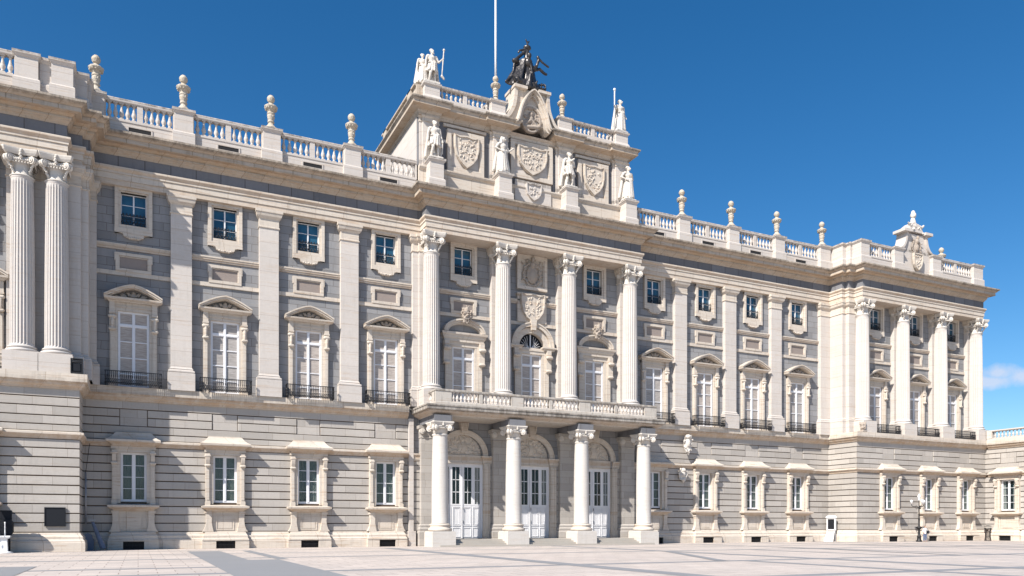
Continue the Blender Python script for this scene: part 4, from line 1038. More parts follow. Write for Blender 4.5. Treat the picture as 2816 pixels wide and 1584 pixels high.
# upper parapet of the attic
AP = lambda: [(-.3, 38.2), (.14, 38.2), (.14, 38.5), (.04, 38.72), (0, 38.75), (0, 39.5), (.06, 39.56), (.14, 39.62), (.14, 39.76), (-.3, 39.84)]
for c in TX: MB().sweep([(c-.68, .6), (c-.68, -1.0), (c+.68, -1.0), (c+.68, .6)], AP()).build('pedestal', 'lime', palace)
def abay(x0, x1):
    b = MB(); b.box(x0, x1, -.85, -.4, 38.2, 38.76); b.sweep([(x0, -.85), (x1, -.85)], [(-.5, 39.6), (.0, 39.6), (.06, 39.66), (.06, 39.8), (-.5, 39.83)])
    c = (x0+x1)/2; b.box(c-.18, c+.18, -.8, -.45, 38.7, 39.62)
    for e_ in (x0, x1): b.box(e_-.1, e_+.1, -.8, -.45, 38.7, 39.62)
    o = b.build('balustrade', 'lime', palace)
    for a, e_ in ((x0+.12, c-.18), (c+.18, x1-.12)):
        for x in spots_(a, e_, .46): mo('baluster', BMA, o, (x, -.62, 0))
abay(TX[0]+.68, TX[1]-.68); abay(TX[2]+.68, TX[3]-.68)
# side parapet of the attic running back over the roof
b = MB(); b.box(AXL-.1, AXL+.4, -.4, 9.6, 38.3, 39.7)
for y in (1.2, 8.7): b.box(AXL-.3, AXL+.7, y-.5, y+.5, 38.3, 39.85)
b.box(AXL-.3, AXL+.5, -.2, 9.7, 39.7, 39.85); b.build('parapet', 'cornice', palace)
# curved gable
gx = 32.3
g = MB()
def cur(pts, n=6):
    out = []
    P = [Vector(p) for p in pts]; P = [P[0]]+P+[P[-1]]
    for i in range(1, len(P)-2):
        for k in range(n):
            t = k/n; a, b, c, d = P[i-1:i+3]
            out.append(tuple(0.5*((2*b)+(-a+c)*t+(2*a-5*b+4*c-d)*t*t+(-a+3*b-3*c+d)*t**3)))
    out.append(tuple(P[-2])); return out
Ls = cur([(-2.85, 38.2), (-2.3, 38.65), (-1.85, 39.5), (-1.66, 40.4), (-1.62, 41.3)]); Rs = [(-x, z) for x, z in reversed(Ls)]
g.prism([(gx+x, z) for x, z in Ls+Rs], -1.1, .6)
g.band([(gx+x, z) for x, z in Ls], .3, -1.3, .6); g.band([(gx+x, z) for x, z in Rs], .3, -1.3, .6)
g.box(gx-1.85, gx-.55, -1.45, .7, 41.2, 41.45); g.box(gx+.6, gx+1.85, -1.45, .7, 41.2, 41.45)
g.box(gx-1.75, gx+1.75, -.6, .6, 41.0, 41.4)
g.build('gable', 'trim', palace)
h = MB()
bell = cur([(-2.1, 37.75), (-1.8, 37.85), (-1.52, 38.4), (-1.28, 39.2), (-.92, 39.95), (-.5, 40.55), (0, 40.95)]); bell = bell+[(-x, z) for x, z in reversed(bell[:-1])]
def offp(pts, d):
    out = []
    for i, p in enumerate(pts):
        a, b_ = pts[max(i-1, 0)], pts[min(i+1, len(pts)-1)]; t = Vector((b_[0]-a[0], b_[1]-a[1])).normalized(); out.append((p[0]-t.y*d, p[1]+t.x*d))
    return out
B2 = [(gx+x*.86, z) for x, z in bell]
tw_ = [min(1.0, .3+.7*min(i, len(B2)-1-i)/9) for i in range(len(B2))]
h.band(offp(B2, .04), [.42*q for q in tw_], -1.35, -.3); h.band(offp(B2, .14), [.26*q for q in tw_], -1.6, -1.3); h.band(offp(B2, .2), [.12*q for q in tw_], -1.78, -1.5)
h.band(arc(1.0, 18, -.15, PI+.15, cx=gx-.05, cz=38.7, rz=1.2), .18, -1.25, -.4)
h.build('gable_hood', 'trim', palace)
def medallion():
    random.seed(9); b = MB(); b.ell((0, .1, 0), (1.0, .3, 1.15)); b.band(arc(.95, 28, 0, 2*PI, rz=1.1), .18, -.32, .0, True)
    b.ell((0, -.25, .45), (.2, .2, .25)); b.ell((0, -.2, .05), (.28, .2, .35)); b.caps((-.1, -.25, -.1), (-.55, -.3, -.5), .16, .1); b.caps((.1, -.25, -.1), (.5, -.3, -.45), .14, .09); b.caps((-.6, -.2, -.75), (.7, -.3, -.6), .2, .16)
    for k in range(34):
        a = random.uniform(0, 2*PI); r = random.uniform(.4, .95); p = Vector((r*math.cos(a), -.2, r*math.sin(a)*1.1)); b.caps(p, p+Vector((random.uniform(-.2, .2), -.06, random.uniform(-.2, .2))), .09, .05, 8)
    return carve(b, .045, 'carved', 'medallion', .04, .12, 1)
mo('medallion', medallion(), palace, (gx-.1, -.95, 38.65))
o = mo('urn', UMA, None, (TX[1], -.35, 39.84)); tag(o, 'stone urn on the attic left of the gable, foot of the white flagpole', 'urn', 'stone urns on the attic')
o = mo('urn', UMA, None, (TX[2], -.35, 39.84)); tag(o, 'stone urn on the attic right of the curved gable', 'urn', 'stone urns on the attic')
fp = MB(); fp.lathe([(.1, 42.2), (.095, 46), (.08, 58), (.075, 62)], TX[1]+.3, .3, n=12); fp.build('flagpole', 'white')
tag(bpy.data.objects['flagpole'], 'tall white flagpole rising behind the urn left of the bronze group', 'flagpole')

# right wing: pedimented gable with a carved shield
gx2 = 80.3; g = MB()
Ls = cur([(-2.6, 33.1), (-2.1, 33.5), (-1.75, 34.2), (-1.6, 35.1)]); Rs = [(-x, z) for x, z in reversed(Ls)]
g.prism([(gx2+x, z) for x, z in [(-2.4, 30.3)]+Ls+Rs+[(2.4, 30.3)]], -3.7, -2.6)
g.band([(gx2+x, z) for x, z in Ls], .26, -3.95, -2.6); g.band([(gx2+x, z) for x, z in Rs], .26, -3.95, -2.6)
for q in (-1, 1): g.box(gx2+q*1.75-.6, gx2+q*1.75+.6, -4.2, -2.6, 35.1, 35.4)
g.prism([(gx2-1.5, 35.3), (gx2-1.2, 35.9), (gx2-.5, 36.4), (gx2+.4, 36.2), (gx2+1.2, 35.3)], -3.9, -2.7)
g.build('gable', 'lime', palace)
b = MB(); random.seed(31)
b.caps((0, 0, .2), (-.15, 0, 1.0), .35, .28); b.ell((-.15, -.05, 1.55), (.32, .32, .4)); b.ell((-.1, 0, 1.95), (.22, .22, .2)); b.caps((.1, 0, .6), (1.1, -.2, .3), .2, .14); b.caps((1.1, -.2, .3), (1.4, -.2, .55), .14, .12); b.caps((-.2, 0, .6), (-1.1, -.1, .0), .26, .2)
for k in range(24): p_ = Vector((random.uniform(-1.2, 1.2), random.uniform(-.3, .1), random.uniform(-.4, .5))); b.caps(p_, p_+Vector((random.uniform(-.3, .3), -.1, random.uniform(-.2, .3))), .14, .07, 8)
mo('crest', carve(b, .05, 'statue', 'crest', .05, .15, 1), palace, (gx2-.15, -3.6, 35.7))
mo('relief', arms_relief(8, .8, 1.0), palace, (gx2-.05, -3.85, 33.6)); shield(.75, 1.9, 20, 15).build('shield', 'trim', palace, (gx2, -3.9, 31.9))
o = mo('urn', UM, None, (86.3, -2.6, 32.1)); tag(o, 'stone urn behind the balustrade of the right wing, right of its gable', 'urn', 'stone urns on the roof parapet')
o = STUFF.build('balusters', 'lime', palace); o['kind'] = 'stuff'

# wall cartouches between the portico and the first right-hand window
def cartouche(seed, h):
    random.seed(seed); b = MB(); b.ell((0, 0, 0), (.4, .3, h*.42)); b.ell((0, -.2, .05), (.26, .22, h*.26)); b.ell((0, -.2, h*.4), (.3, .25, .25))
    for k in range(40):
        a = random.uniform(0, 2*PI); p = Vector((.45*math.cos(a), -.12, h*.46*math.sin(a))); b.caps(p, p+Vector((random.uniform(-.15, .15), random.uniform(-.2, 0), random.uniform(-.2, .2))), random.uniform(.07, .12), .05, 8)
    b.caps((.1, -.1, -h*.4), (.15, 0, -h*.62), .2, .12)
    return carve(b, .04, 'statue', 'cartouche', .05, .12, 1)
mo('cartouche', cartouche(41, 1.7), palace, (50.35, -.5, 10.1)); mo('cartouche', cartouche(42, 1.1), palace, (50.0, -.15, 6.95))

# ------------------------------------------------------------------ statues
def folds(b, top, bot, r0, r1, n, seed, a0=0.0, a1=2*PI, th=.06):
    """hanging drapery: a ring of tapering folds from a waist ellipse to a hem ellipse"""
    rnd = random.Random(seed)
    for i in range(n):
        a = a0+(a1-a0)*i/max(1, n-1); w = rnd.uniform(.9, 1.12)
        p = Vector((top[0]+r0[0]*math.cos(a), top[1]+r0[1]*math.sin(a), top[2])); q = Vector((bot[0]+r1[0]*w*math.cos(a), bot[1]+r1[1]*w*math.sin(a), bot[2]+rnd.uniform(-.05, .1)))
        b.caps(p, q, th, th*rnd.uniform(.9, 1.4), 8)
def figure(b, o, H, seed, look=0.0, armL='down', armR='down', skirt=True, cape=True, bend=1, beard=False, hairlong=False):
    """standing figure facing -y, feet at o, H tall; the right arm is on the viewer's left"""
    k = H/1.80; O = Vector(o); P = lambda x, y, z: O+Vector((x, y, z))*k; c = lambda p, q, r0, r1, n=10: b.caps(p, q, r0*k, r1*k, n)
    hipx = .035*bend
    hipL, hipR = P(.095+hipx, 0, .93), P(-.095+hipx, 0, .93); knL, knR = P(.13, -.10 if bend < 0 else -.02, .50), P(-.10, -.12 if bend > 0 else -.02, .49)
    anL, anR = P(.15, .0, .09), P(-.13, .02, .09)
    for h_, n_, a_ in ((hipL, knL, anL), (hipR, knR, anR)):
        c(h_, n_, .098, .066); c(n_, n_+(a_-n_)*.35, .062, .064); c(n_+(a_-n_)*.3, a_, .062, .042); c(a_, a_+Vector((0.02*k, -.16*k, -.05*k)), .045, .033)
    chest = P(-.01, -.01, 1.30); c(P(hipx, 0, .98), P(0, .0, 1.12), .15, .125); c(P(0, 0, 1.12), chest, .125, .155); b.ell(P(0, -.01, 1.30), (.185*k, .125*k, .17*k)); b.ell(P(hipx, 0, .95), (.17*k, .125*k, .13*k))
    c(P(-.17, 0, 1.42), P(.17, 0, 1.42), .075, .075); c(P(0, 0, 1.42), P(0, -.01, 1.56), .06, .055)
    hd = P(.0, -.02, 1.67); R = Matrix.Rotation(look, 3, 'Z'); hv = lambda x, y, z: hd+R@(Vector((x, y, z))*k)
    b.ell(hd, (.078*k, .098*k, .12*k)); b.ell(hv(0, -.03, -.06), (.058*k, .07*k, .07*k)); c(hv(0, -.095, .01), hv(0, -.118, -.03), .014, .022, 6)
    c(hv(-.045, -.08, .03), hv(.045, -.08, .03), .02, .02, 6); b.ell(hv(0, -.09, -.07), (.03*k, .02*k, .014*k))
    rnd = random.Random(seed)
    for i in range(22):
        a = rnd.uniform(-.2, PI+.2); e = rnd.uniform(.1, 1.3); b.ell(hv(.085*math.cos(a)*math.cos(e*.8), .09*math.sin(a)*math.cos(e*.8)+.02, .02+.10*math.sin(e)), (.034*k, .034*k, .034*k), n=7, m=5)
    if hairlong:
        for s in (-1, 1): c(hv(s*.07, .04, 0), hv(s*.10, .03, -.18), .04, .035, 8)
        c(hv(0, .09, 0), hv(0, .11, -.16), .06, .05, 8)
    if beard:
        for i in range(9): c(hv(-.05+.0125*i, -.075, -.07), hv(-.035+.009*i, -.10, -.16-.015*math.sin(i)), .022, .016, 6)
    hands = {}
    for s, mode in ((1, armL), (-1, armR)):
        sh = P(s*.205, 0, 1.41)
        el, wr = {'down': (P(s*.27, .03, 1.12), P(s*.30, -.06, .88)), 'hip': (P(s*.36, .05, 1.16), P(s*.20, -.11, 1.03)), 'chest': (P(s*.27, .0, 1.13), P(s*.06, -.19, 1.24)),
                  'out': (P(s*.31, -.05, 1.16), P(s*.47, -.16, 1.20)), 'staff': (P(s*.30, -.03, 1.17), P(s*.42, -.12, 1.30)), 'raise': (P(s*.36, -.06, 1.36), P(s*.34, -.16, 1.52)), 'fwd': (P(s*.26, -.04, 1.13), P(s*.22, -.27, 1.06))}[mode]
        c(sh, el, .062, .048); c(el, wr, .047, .033); d = (wr-el).normalized(); hp = wr+d*.05*k; c(wr, hp, .034, .036, 8); hands[s] = hp
        side = d.cross(Vector((0, 1, 0))); side = side.normalized() if side.length > .1 else Vector((1, 0, 0))
        for f in range(4): q = hp+side*(f-1.5)*.017*k; c(q, q+d*(.055+.008*(1.5-abs(f-1.5)))*k+Vector((0, -.012*k, 0)), .012, .009, 6)
        c(hp-side*.03*k, hp-side*.045*k+d*.03*k, .014, .01, 6)
    if skirt == 'long': folds(b, P(hipx, 0, 1.05), P(0, 0, .06), (.15*k, .12*k), (.27*k, .2*k), 18, seed, th=.05*k)
    elif skirt: folds(b, P(hipx, 0, 1.03), P(0, 0, .60), (.16*k, .125*k), (.23*k, .18*k), 15, seed, th=.042*k)
    c(P(-.16, -.1, 1.04), P(.17, -.09, 1.07), .045, .045); c(P(-.17, -.05, 1.42), P(.14, -.11, 1.08), .042, .05)
    if cape:
        folds(b, P(0, .09, 1.42), P(.0, .17, .08), (.2*k, .05*k), (.34*k, .10*k), 11, seed+1, 0, PI, .055*k)
    b.caps(P(0, .15, .05), P(0, .12, .75), .16*k, .07*k)
    return hands, P
def widen(b, f, cx_=0.0):
    b.v = [(cx_+(x-cx_)*f, y*f, z) for x, y, z in b.v]
def statue(name, pos, H, seed, label, group, base=.16, extra=None, rz=0.0, **kw):
    b = MB(); b.box(-.52, .52, -.45, .45, 0, base+.03); hands, P = figure(b, (0, 0, base), H, seed, **kw)
    if extra: extra(b, hands, P, H/1.8)
    widen(b, 1.2); o = mo(name, carve(b, .032, 'statue', 'statue', .03, .09, 0), None, pos, rz); tag(o, label, 'statue', group); return o
G1 = 'stone statues along the foot of the attic'
def ex_sword(b, h, P, k): b.caps(h[1], P(.30, -.06, .25), .03*k, .02*k)
def ex_scroll(b, h, P, k): b.caps(h[1]+Vector((-.06, 0, 0))*k, h[1]+Vector((.08, 0, .14))*k, .045*k, .045*k)
statue('statue', (PXA[0], -1.15, 33.08), 3.25, 101, 'white stone king statue with both arms lowered, left of the four on the attic pedestals', G1, look=.25, armL='down', armR='down', extra=ex_sword)
statue('statue', (PXA[1], -1.15, 33.08), 3.25, 102, 'white stone robed statue turned sideways with one hand raised, second pedestal of the attic', G1, rz=.35, look=.5, armL='staff', armR='hip', skirt='long', bend=-1, hairlong=True)
statue('statue', (PXA[2], -1.15, 33.08), 3.25, 103, 'white stone draped statue holding an arm across the chest, right of the middle shield', G1, rz=.1, look=.2, armL='chest', armR='down', extra=ex_scroll, bend=-1)
statue('statue', (PXA[3], -1.15, 33.08), 3.25, 104, 'white stone statue with gathered cloak on the right end pedestal below the attic cornice', G1, rz=.15, look=.3, armL='chest', armR='hip', skirt='long')
# corner groups on the attic parapet
b = MB(); b.box(-.62, .62, -.55, .55, 0, .22)
hn, P = figure(b, (.12, -.1, .2), 3.0, 110, look=.3, armL='staff', armR='down', beard=True)
b.caps(hn[1]+Vector((-.06, 0, -1.5)), hn[1]+Vector((.1, 0, .75)), .04, .05); b.ell(hn[1]+Vector((.1, 0, .82)), (.09, .09, .12)); b.caps(hn[1]+Vector((-.06, 0, -1.5)), hn[1]+Vector((.1, 0, -1.7)), .1, .08)
figure(b, (-.48, .25, .2), 2.65, 111, look=-.1, armL='chest', armR='down', skirt='long')
widen(b, 1.18); o = mo('statue', carve(b, .032, 'statue', 'statue', .03, .09, 0), None, (TX[0], -.35, 39.8)); tag(o, 'white stone pair of a bearded figure with a staff and a companion, left attic corner', 'statue')
b = MB(); b.box(-.6, .6, -.55, .55, 0, .22)
hn, P = figure(b, (.1, -.1, .2), 3.15, 112, look=.35, armL='down', armR='out', skirt='long', cape=True)
widen(b, 1.2); o = mo('statue', carve(b, .032, 'statue', 'statue', .03, .09, 0), None, (TX[3]-.0, -.35, 39.8), .15); tag(o, 'white stone draped figure beside a tall staff, right corner of the attic roof', 'statue')
b = MB(); b.lathe([(.06, 0), (.06, 3.6), (.05, 3.9)], n=10); b.ell((0, 0, 4.0), (.15, .12, .14))
st_ = b.build('staff', 'white', o); st_.location = (-.78, -.35, .0)

# dark bronze group crowning the gable
random.seed(77); b = MB()
b.ell((0, 0, .4), (1.35, .6, .55)); b.caps((0, .1, .4), (0, .1, 2.6), .62, .28, 12); b.caps((0, .1, 2.4), (.02, .05, 3.7), .26, .19, 12)
b.ell((.02, .02, 3.75), (.36, .3, .22)); b.caps((.02, 0, 3.75), (.02, 0, 4.1), .2, .04); b.caps((.02, 0, 4.05), (-.12, 0, 4.42), .05, .06); b.caps((.02, 0, 4.05), (.2, 0, 4.35), .05, .05); b.caps((.02, 0, 4.05), (.04, 0, 4.3), .07, .05)
b.tube([Vector(v) for v in ((.3, 0, 3.7), (-.25, 0, 3.55), (-.75, -.05, 3.3), (-.85, -.05, 3.12))], .09, 8)
b.tube([Vector(v) for v in ((-.2, 0, 3.4), (-.6, 0, 2.95), (-1.0, -.1, 2.55), (-1.25, -.1, 2.2))], .13, 8); b.ell((-1.2, -.15, 2.25), (.32, .25, .2))
for i in range(9):      # long cloak falling to the left
    t = i/8; b.tube([Vector(v) for v in ((-.35-.75*t*.6, -.3+.3*t, 2.6-.2*t), (-.55-.7*t, -.35+.35*t, 1.6), (-.75-1.0*t, -.35+.35*t, .8), (-.85-1.15*t, -.35+.35*t, .35-.2*math.sin(t*3)))], .09, 7)
b.tube([Vector(v) for v in ((-1.25, -.1, 2.2), (-1.35, -.1, 1.4), (-1.6, -.1, .8), (-2.05, -.1, .35))], .11, 8)
for i in range(7):
    t = i/6; b.tube([Vector(v) for v in ((.1+.3*t, -.4+.3*t, 2.4), (.25+.4*t, -.45+.35*t, 1.4), (.35+.65*t, -.4+.35*t, .2))], .1, 7)
b.tube([Vector(v) for v in ((.3, -.2, 1.9), (.75, -.3, 2.2), (.95, -.3, 2.75), (.88, -.3, 3.0))], .13, 8); b.tube([Vector(v) for v in ((.9, -.3, 2.95), (1.3, -.35, 2.62), (1.75, -.4, 2.4), (1.85, -.4, 2.35))], .09, 8)
b.tube([Vector(v) for v in ((1.1, -.2, 2.1), (1.5, -.2, 1.85), (1.75, -.2, 1.8))], .12, 8); b.caps((.7, -.2, 1.9), (1.15, -.2, 2.1), .13, .1)
b.caps((-.1, -.5, .2), (.05, -.55, 1.25), .26, .1); b.ell((0, -.2, 2.35), (.38, .35, .4)); b.ell((0, -.42, 2.85), (.2, .18, .26))
for k in range(40): p_ = Vector((random.uniform(-1.4, .9), random.uniform(-.5, -.1), random.uniform(.0, .5))); b.caps(p_, p_+Vector((random.uniform(-.3, .3), -.12, random.uniform(.05, .4))), .13, .06, 7)
b.v = [(x*1.06, y*1.1, z*1.07) for x, y, z in b.v]; o = mo('bronze_statue_group', carve(b, .05, 'bronze', 'bronze_statue_group', .05, .2, 0), None, (gx-.25, -.7, 41.4)); tag(o, 'dark bronze allegorical group with flowing cloak and outstretched arm crowning the gable', 'statue')
b = MB(); b.lathe([(.42, 0), (.46, .15), (.36, .2), (.42, .55)], n=14)
for i in range(6): a = i*PI/3; b.tube([Vector((.4*math.cos(a), .4*math.sin(a), .5)), Vector((.46*math.cos(a), .46*math.sin(a), .8)), Vector((.25*math.cos(a), .25*math.sin(a), 1.0)), Vector((0, 0, .95))], .055, 7)
b.ell((0, 0, 1.05), (.1, .1, .12)); o = mo('crown_finial', carve(b, .035, 'bronze', 'crown_finial', .01, .1, 0), None, (gx+1.35, -.5, 41.5)); tag(o, 'small openwork crown sitting right of the dark bronze group on the gable', 'finial')

# ------------------------------------------------------------------ side building running forward on the right
side = empty('side_building', (XE, YG, 0), 'low pale arcade wing with balustrade running forward at the right edge', 'building')
LEN = 42.0
def sloc(o): o.parent = side; o.location = (0, 0, 0); o.rotation_euler = (0, 0, -PI/2); return o      # local x runs toward the square, faces left
SW = [2.75+6.6*k for k in range(6)]
a_ = rustic(0.0, LEN, 0, SW, SW, parent=side); sloc(a_)
for prof, nm in ((PLINTH, 'plinth'), (HOODS, 'hood_course'), (STRING, 'string_course')): sloc(MB().sweep([(0.4, 0), (LEN, 0)], prof).build(nm, 'trim', side))
b = MB(); b.box(-1.5, LEN, .7, 9, .0, 12.0); sloc(b.build('interior', 'dark', side))
w0 = None
for k, x in enumerate(SW):
    w0 = dup(gw, side, (x*0, 0, 0)); w0.location = Matrix.Rotation(-PI/2, 3, 'Z')@Vector((x, 0, 0)); w0.rotation_euler = (0, 0, -PI/2)
    for ch in w0.children:
        if ch.name.startswith('curtain'):
            cb = MB(); n = 26; vs = []
            for q_ in (0, 1):
                vs = []
                for i in range(n+1):
                    xx = -.86+q_*1.25+.47*i/n; vs += [(xx, .37+.025*math.sin(i*1.5), 3.5), (xx-(.14 if q_ == 0 else -.14)*math.sin(i/n*2), .37+.025*math.sin(i*1.5), 7.25)]
                cb.add(vs, [(2*i, 2*i+2, 2*i+3, 2*i+1) for i in range(n)], True)
            ch.data = cb.mesh('curtain', M['curtain_w'])
b = MB(); b.sweep([(.4, -.3), (LEN, -.3)], [(-.5, 12.0), (.0, 12.0), (.0, 12.2), (-.5, 12.25)]); b.sweep([(.4, -.3), (LEN, -.3)], [(-.5, 13.0), (0, 13.0), (.05, 13.06), (.05, 13.18), (-.5, 13.25)])
for x in SW: b.box(x+2.6, x+4.0, -.35, .2, 12.2, 13.05)
b.box(.4, 1.0, -.35, .2, 12.2, 13.05); so = sloc(b.build('balustrade', 'lime', side))
BS = baluster_mesh(12.22, .8, .12, 8).mesh('baluster', M['lime'])
for k, x in enumerate(SW):
    if k < 2:
        for t in spots_(x-1.7 if k == 0 else x-2.55, x+2.55, .42): mo('baluster', BS, so, (t, -.05, 0))

# ------------------------------------------------------------------ things on the square
def lamp(x, y):
    t = empty('street_lamp', (x, y, 0), 'tall ornate cast-iron lamp post with curled arms near the right wing', 'street lamp')
    b = MB(); b.lathe([(.3, 0), (.32, .12), (.22, .2), (.2, .5), (.24, .56), (.14, .7), (.11, 1.3), (.13, 1.36), (.3, 1.5), (.34, 1.62), (.1, 1.7), (.085, 2.4), (.12, 2.5), (.07, 2.6), (.06, 3.6), (.1, 3.68), (.05, 3.8), (.045, 4.5)], n=14); b.build('post', 'iron', t)
    for a in (0, 2*PI/3, 4*PI/3):
        b = MB(); c_, s_ = math.cos(a), math.sin(a); b.tube([Vector((c_*r, s_*r, z)) for r, z in ((.04, 3.7), (.25, 3.95), (.5, 3.85), (.7, 3.95), (.75, 4.15))], .035, 7); b.tube([Vector((c_*r, s_*r, z)) for r, z in ((.1, 3.75), (.22, 3.6), (.34, 3.7), (.3, 3.85))], .022, 6); ar = b.build('arm', 'iron', t)
        b = MB(); b.lathe([(.06, 4.15), (.15, 4.45), (.17, 4.5), (.03, 4.62)], c_*.75, s_*.75, n=8); b.build('lantern', 'white', ar)
    b = MB(); b.lathe([(.05, 4.5), (.1, 4.6), (.17, 4.95), (.2, 5.0), (.08, 5.15), (.02, 5.3)], n=10); b.build('lantern', 'white', t)
lamp(77.6, -6.2)
def person(x, y):
    b = MB(); random.seed(5); k = 1.0; c = b.caps
    c((-.09, 0, .9), (-.12, -.03, .5), .085, .06); c((-.12, -.03, .5), (-.13, .04, .09), .058, .042); c((-.13, .04, .09), (-.14, -.12, .04), .045, .035)
    c((.09, 0, .9), (.12, .05, .5), .085, .06); c((.12, .05, .5), (.14, .12, .1), .058, .042); c((.14, .12, .1), (.15, -.02, .05), .045, .035)
    c((0, 0, .92), (0, 0, 1.15), .13, .12); c((0, 0, 1.15), (0, 0, 1.33), .13, .15); c((-.15, 0, 1.4), (.15, 0, 1.4), .065, .065); c((0, 0, 1.4), (0, 0, 1.54), .055, .05)
    b.ell((0, -.01, 1.65), (.075, .095, .115)); c((0, -.1, 1.65), (0, -.115, 1.63), .015, .018, 6)
    c((-.18, 0, 1.38), (-.23, .02, 1.12), .05, .04); c((-.23, .02, 1.12), (-.18, -.12, .93), .038, .03); c((.18, 0, 1.38), (.24, .05, 1.12), .05, .04); c((.24, .05, 1.12), (.26, -.05, .88), .038, .03)
    for s, w in ((-1, Vector((-.17, -.15, .89))), (1, Vector((.26, -.07, .82)))):
        b.ell(w, (.035, .03, .05), n=8, m=6)
        for f in range(4): c(w+Vector((-.02+.014*f, -.01, -.03)), w+Vector((-.022+.015*f, -.03, -.09)), .009, .007, 5)
        c(w+Vector((-s*.03, -.01, 0)), w+Vector((-s*.045, -.03, -.045)), .011, .008, 5)
    o = mo('person', carve(b, .018, 'skin', 'person', 0, .1, 1), None, (x, y, 0), -.5); tag(o, 'person in a white shirt and jeans with a dark bag, walking beside the lamp post', 'person')
    t = MB(); c = t.caps; c((0, 0, .95), (0, 0, 1.2), .15, .145); c((0, 0, 1.2), (0, 0, 1.38), .15, .16); c((-.16, 0, 1.4), (.16, 0, 1.4), .078, .078); c((-.18, 0, 1.38), (-.225, .02, 1.14), .065, .06); c((.18, 0, 1.38), (.235, .05, 1.14), .065, .06); mo('shirt', carve(t, .02, 'shirt', 'shirt', .01, .1, 1), o)
    t = MB(); c = t.caps; c((-.09, 0, .93), (-.12, -.03, .5), .1, .08); c((-.12, -.03, .5), (-.13, .04, .12), .078, .062); c((.09, 0, .93), (.12, .05, .5), .1, .08); c((.12, .05, .5), (.14, .12, .13), .078, .062); c((-.06, 0, .97), (.06, 0, .97), .12, .12); mo('trousers', carve(t, .02, 'jeans', 'trousers', .01, .1, 1), o)
    t = MB(); t.ell((0, .02, 1.68), (.088, .1, .11)); t.ell((0, .06, 1.6), (.08, .06, .12)); t.build('hair', 'hair', o)
    t = MB(); t.box(-.13, .13, -.09, .03, -.14, .14); t.tube([Vector((-.12, 0, .12)), Vector((-.08, .06, .42)), Vector((.1, .06, .42)), Vector((.12, 0, .12))], .015, 5)
    bg_ = t.build('bag', 'slate'); bg_.location = (x+.16, y-.17, 1.05); tag(bg_, 'dark shoulder bag carried by the person beside the lamp post', 'bag')
person(78.1, -6.55)
# ornate iron litter bin by the far corner
t = empty('litter_bin', (89.3, -6.3, 0), 'openwork dark iron litter bin with side handles near the far right corner', 'litter bin')
b = MB()
for i in range(14):
    a = i*2*PI/14; b.tube([Vector((r*math.cos(a), r*math.sin(a), z)) for r, z in ((.34, 0), (.27, .5), (.27, 1.1), (.36, 1.5))], .022, 5)
for r, z in ((.34, .03), (.28, .45), (.28, 1.1), (.36, 1.5), (.37, 1.7)): b.band(arc(r, 20, 0, 2*PI), .03, z-.02, z+.02, True) if False else b.lathe([(r-.02, z-.025), (r+.02, z-.025), (r+.02, z+.025), (r-.02, z+.025)], n=20)
b.build('basket', 'iron', t)
for s in (-1, 1): h_ = MB(); h_.tube([Vector((s*.34, 0, 1.4)), Vector((s*.6, 0, 1.3)), Vector((s*.62, 0, .95)), Vector((s*.33, 0, .8))], .025, 6); h_.build('handle', 'iron', t)
MB().lathe([(.38, 1.68), (.36, 1.74), (.1, 1.8)], n=20).build('lid', 'iron', t)
# white display stand against the return of the right wing
t = empty('display_stand', (70.1, -1.0, 0), 'white framed display stand with a dark panel against the bright return wall', 'display stand', rz=-PI/2)
t.scale = (.85, .85, .92)
b = MB(); frame_xz(b, -.7, .7, 1.35, 2.85, .13, -.2, .0); b.box(-.76, .76, -.3, .05, 2.85, 2.98); b.prism([(-.76, 2.98), (.76, 2.98), (.5, 3.15), (-.5, 3.15)], -.28, .04); b.build('cabinet_frame', 'white', t)
MB().box(-.6, .6, -.1, -.04, 1.45, 2.75).build('screen', 'slate', t)
b = MB(); b.add([(-.8, -.62, 0), (.7, -.62, 0), (.6, -.22, 1.3), (-.6, -.22, 1.3), (-.8, -.54, 0), (.7, -.54, 0), (.6, -.14, 1.3), (-.6, -.14, 1.3)], [(0,1,2,3),(7,6,5,4),(0,4,5,1),(1,5,6,2),(2,6,7,3),(3,7,4,0)]); b.build('sloping_board', 'white', t)
b = MB()
for x_ in (-.6, .6): b.box(x_-.05, x_+.05, -.1, .0, 0, 1.4)
b.build('leg_frame', 'metal', t)
b = MB(); b.box(-.5, .5, -.26, -.2, 1.12, 1.3); b.build('name_strip', 'step', t)
# left foreground corner
t = empty('stone_bollard', (-7.75, -5.3, 0), 'short white tapered stone post with a thin white pipe on top, left edge', 'bollard')
b = MB(); b.lathe([(.52, 0), (.5, .06), (.36, .1), (.3, .12)], n=20); b.add([(-.26, -.22, .1), (.22, -.22, .1), (.22, .22, .1), (-.26, .22, .1), (-.2, -.17, .95), (.18, -.17, .95), (.18, .17, .95), (-.2, .17, .95)], [(0,1,5,4),(1,2,6,5),(2,3,7,6),(3,0,4,7),(4,5,6,7)]); b.box(-.3, .3, -.26, .26, .94, 1.02); b.box(-.75, .36, -.3, .3, 1.02, 1.12); b.build('post', 'white', t)
MB().lathe([(.045, 1.12), (.035, 1.2), (.035, 1.9), (.05, 1.94), (.05, 2.0)], .05, 0, n=10).build('pipe', 'white', t)
t = empty('pedestal_planter', (-8.45, -5.6, 0), 'tall white pedestal bowl with a straggly green plant, left edge', 'planter')
b = MB(); b.lathe([(.4, 0), (.36, .1), (.16, .3), (.12, 1.0), (.1, 2.6), (.16, 2.9), (.3, 3.1), (.42, 3.35), (.46, 3.5), (.4, 3.52), (.34, 3.4), (.1, 3.3)], n=20); b.build('bowl', 'white', t)
random.seed(2); b = MB()
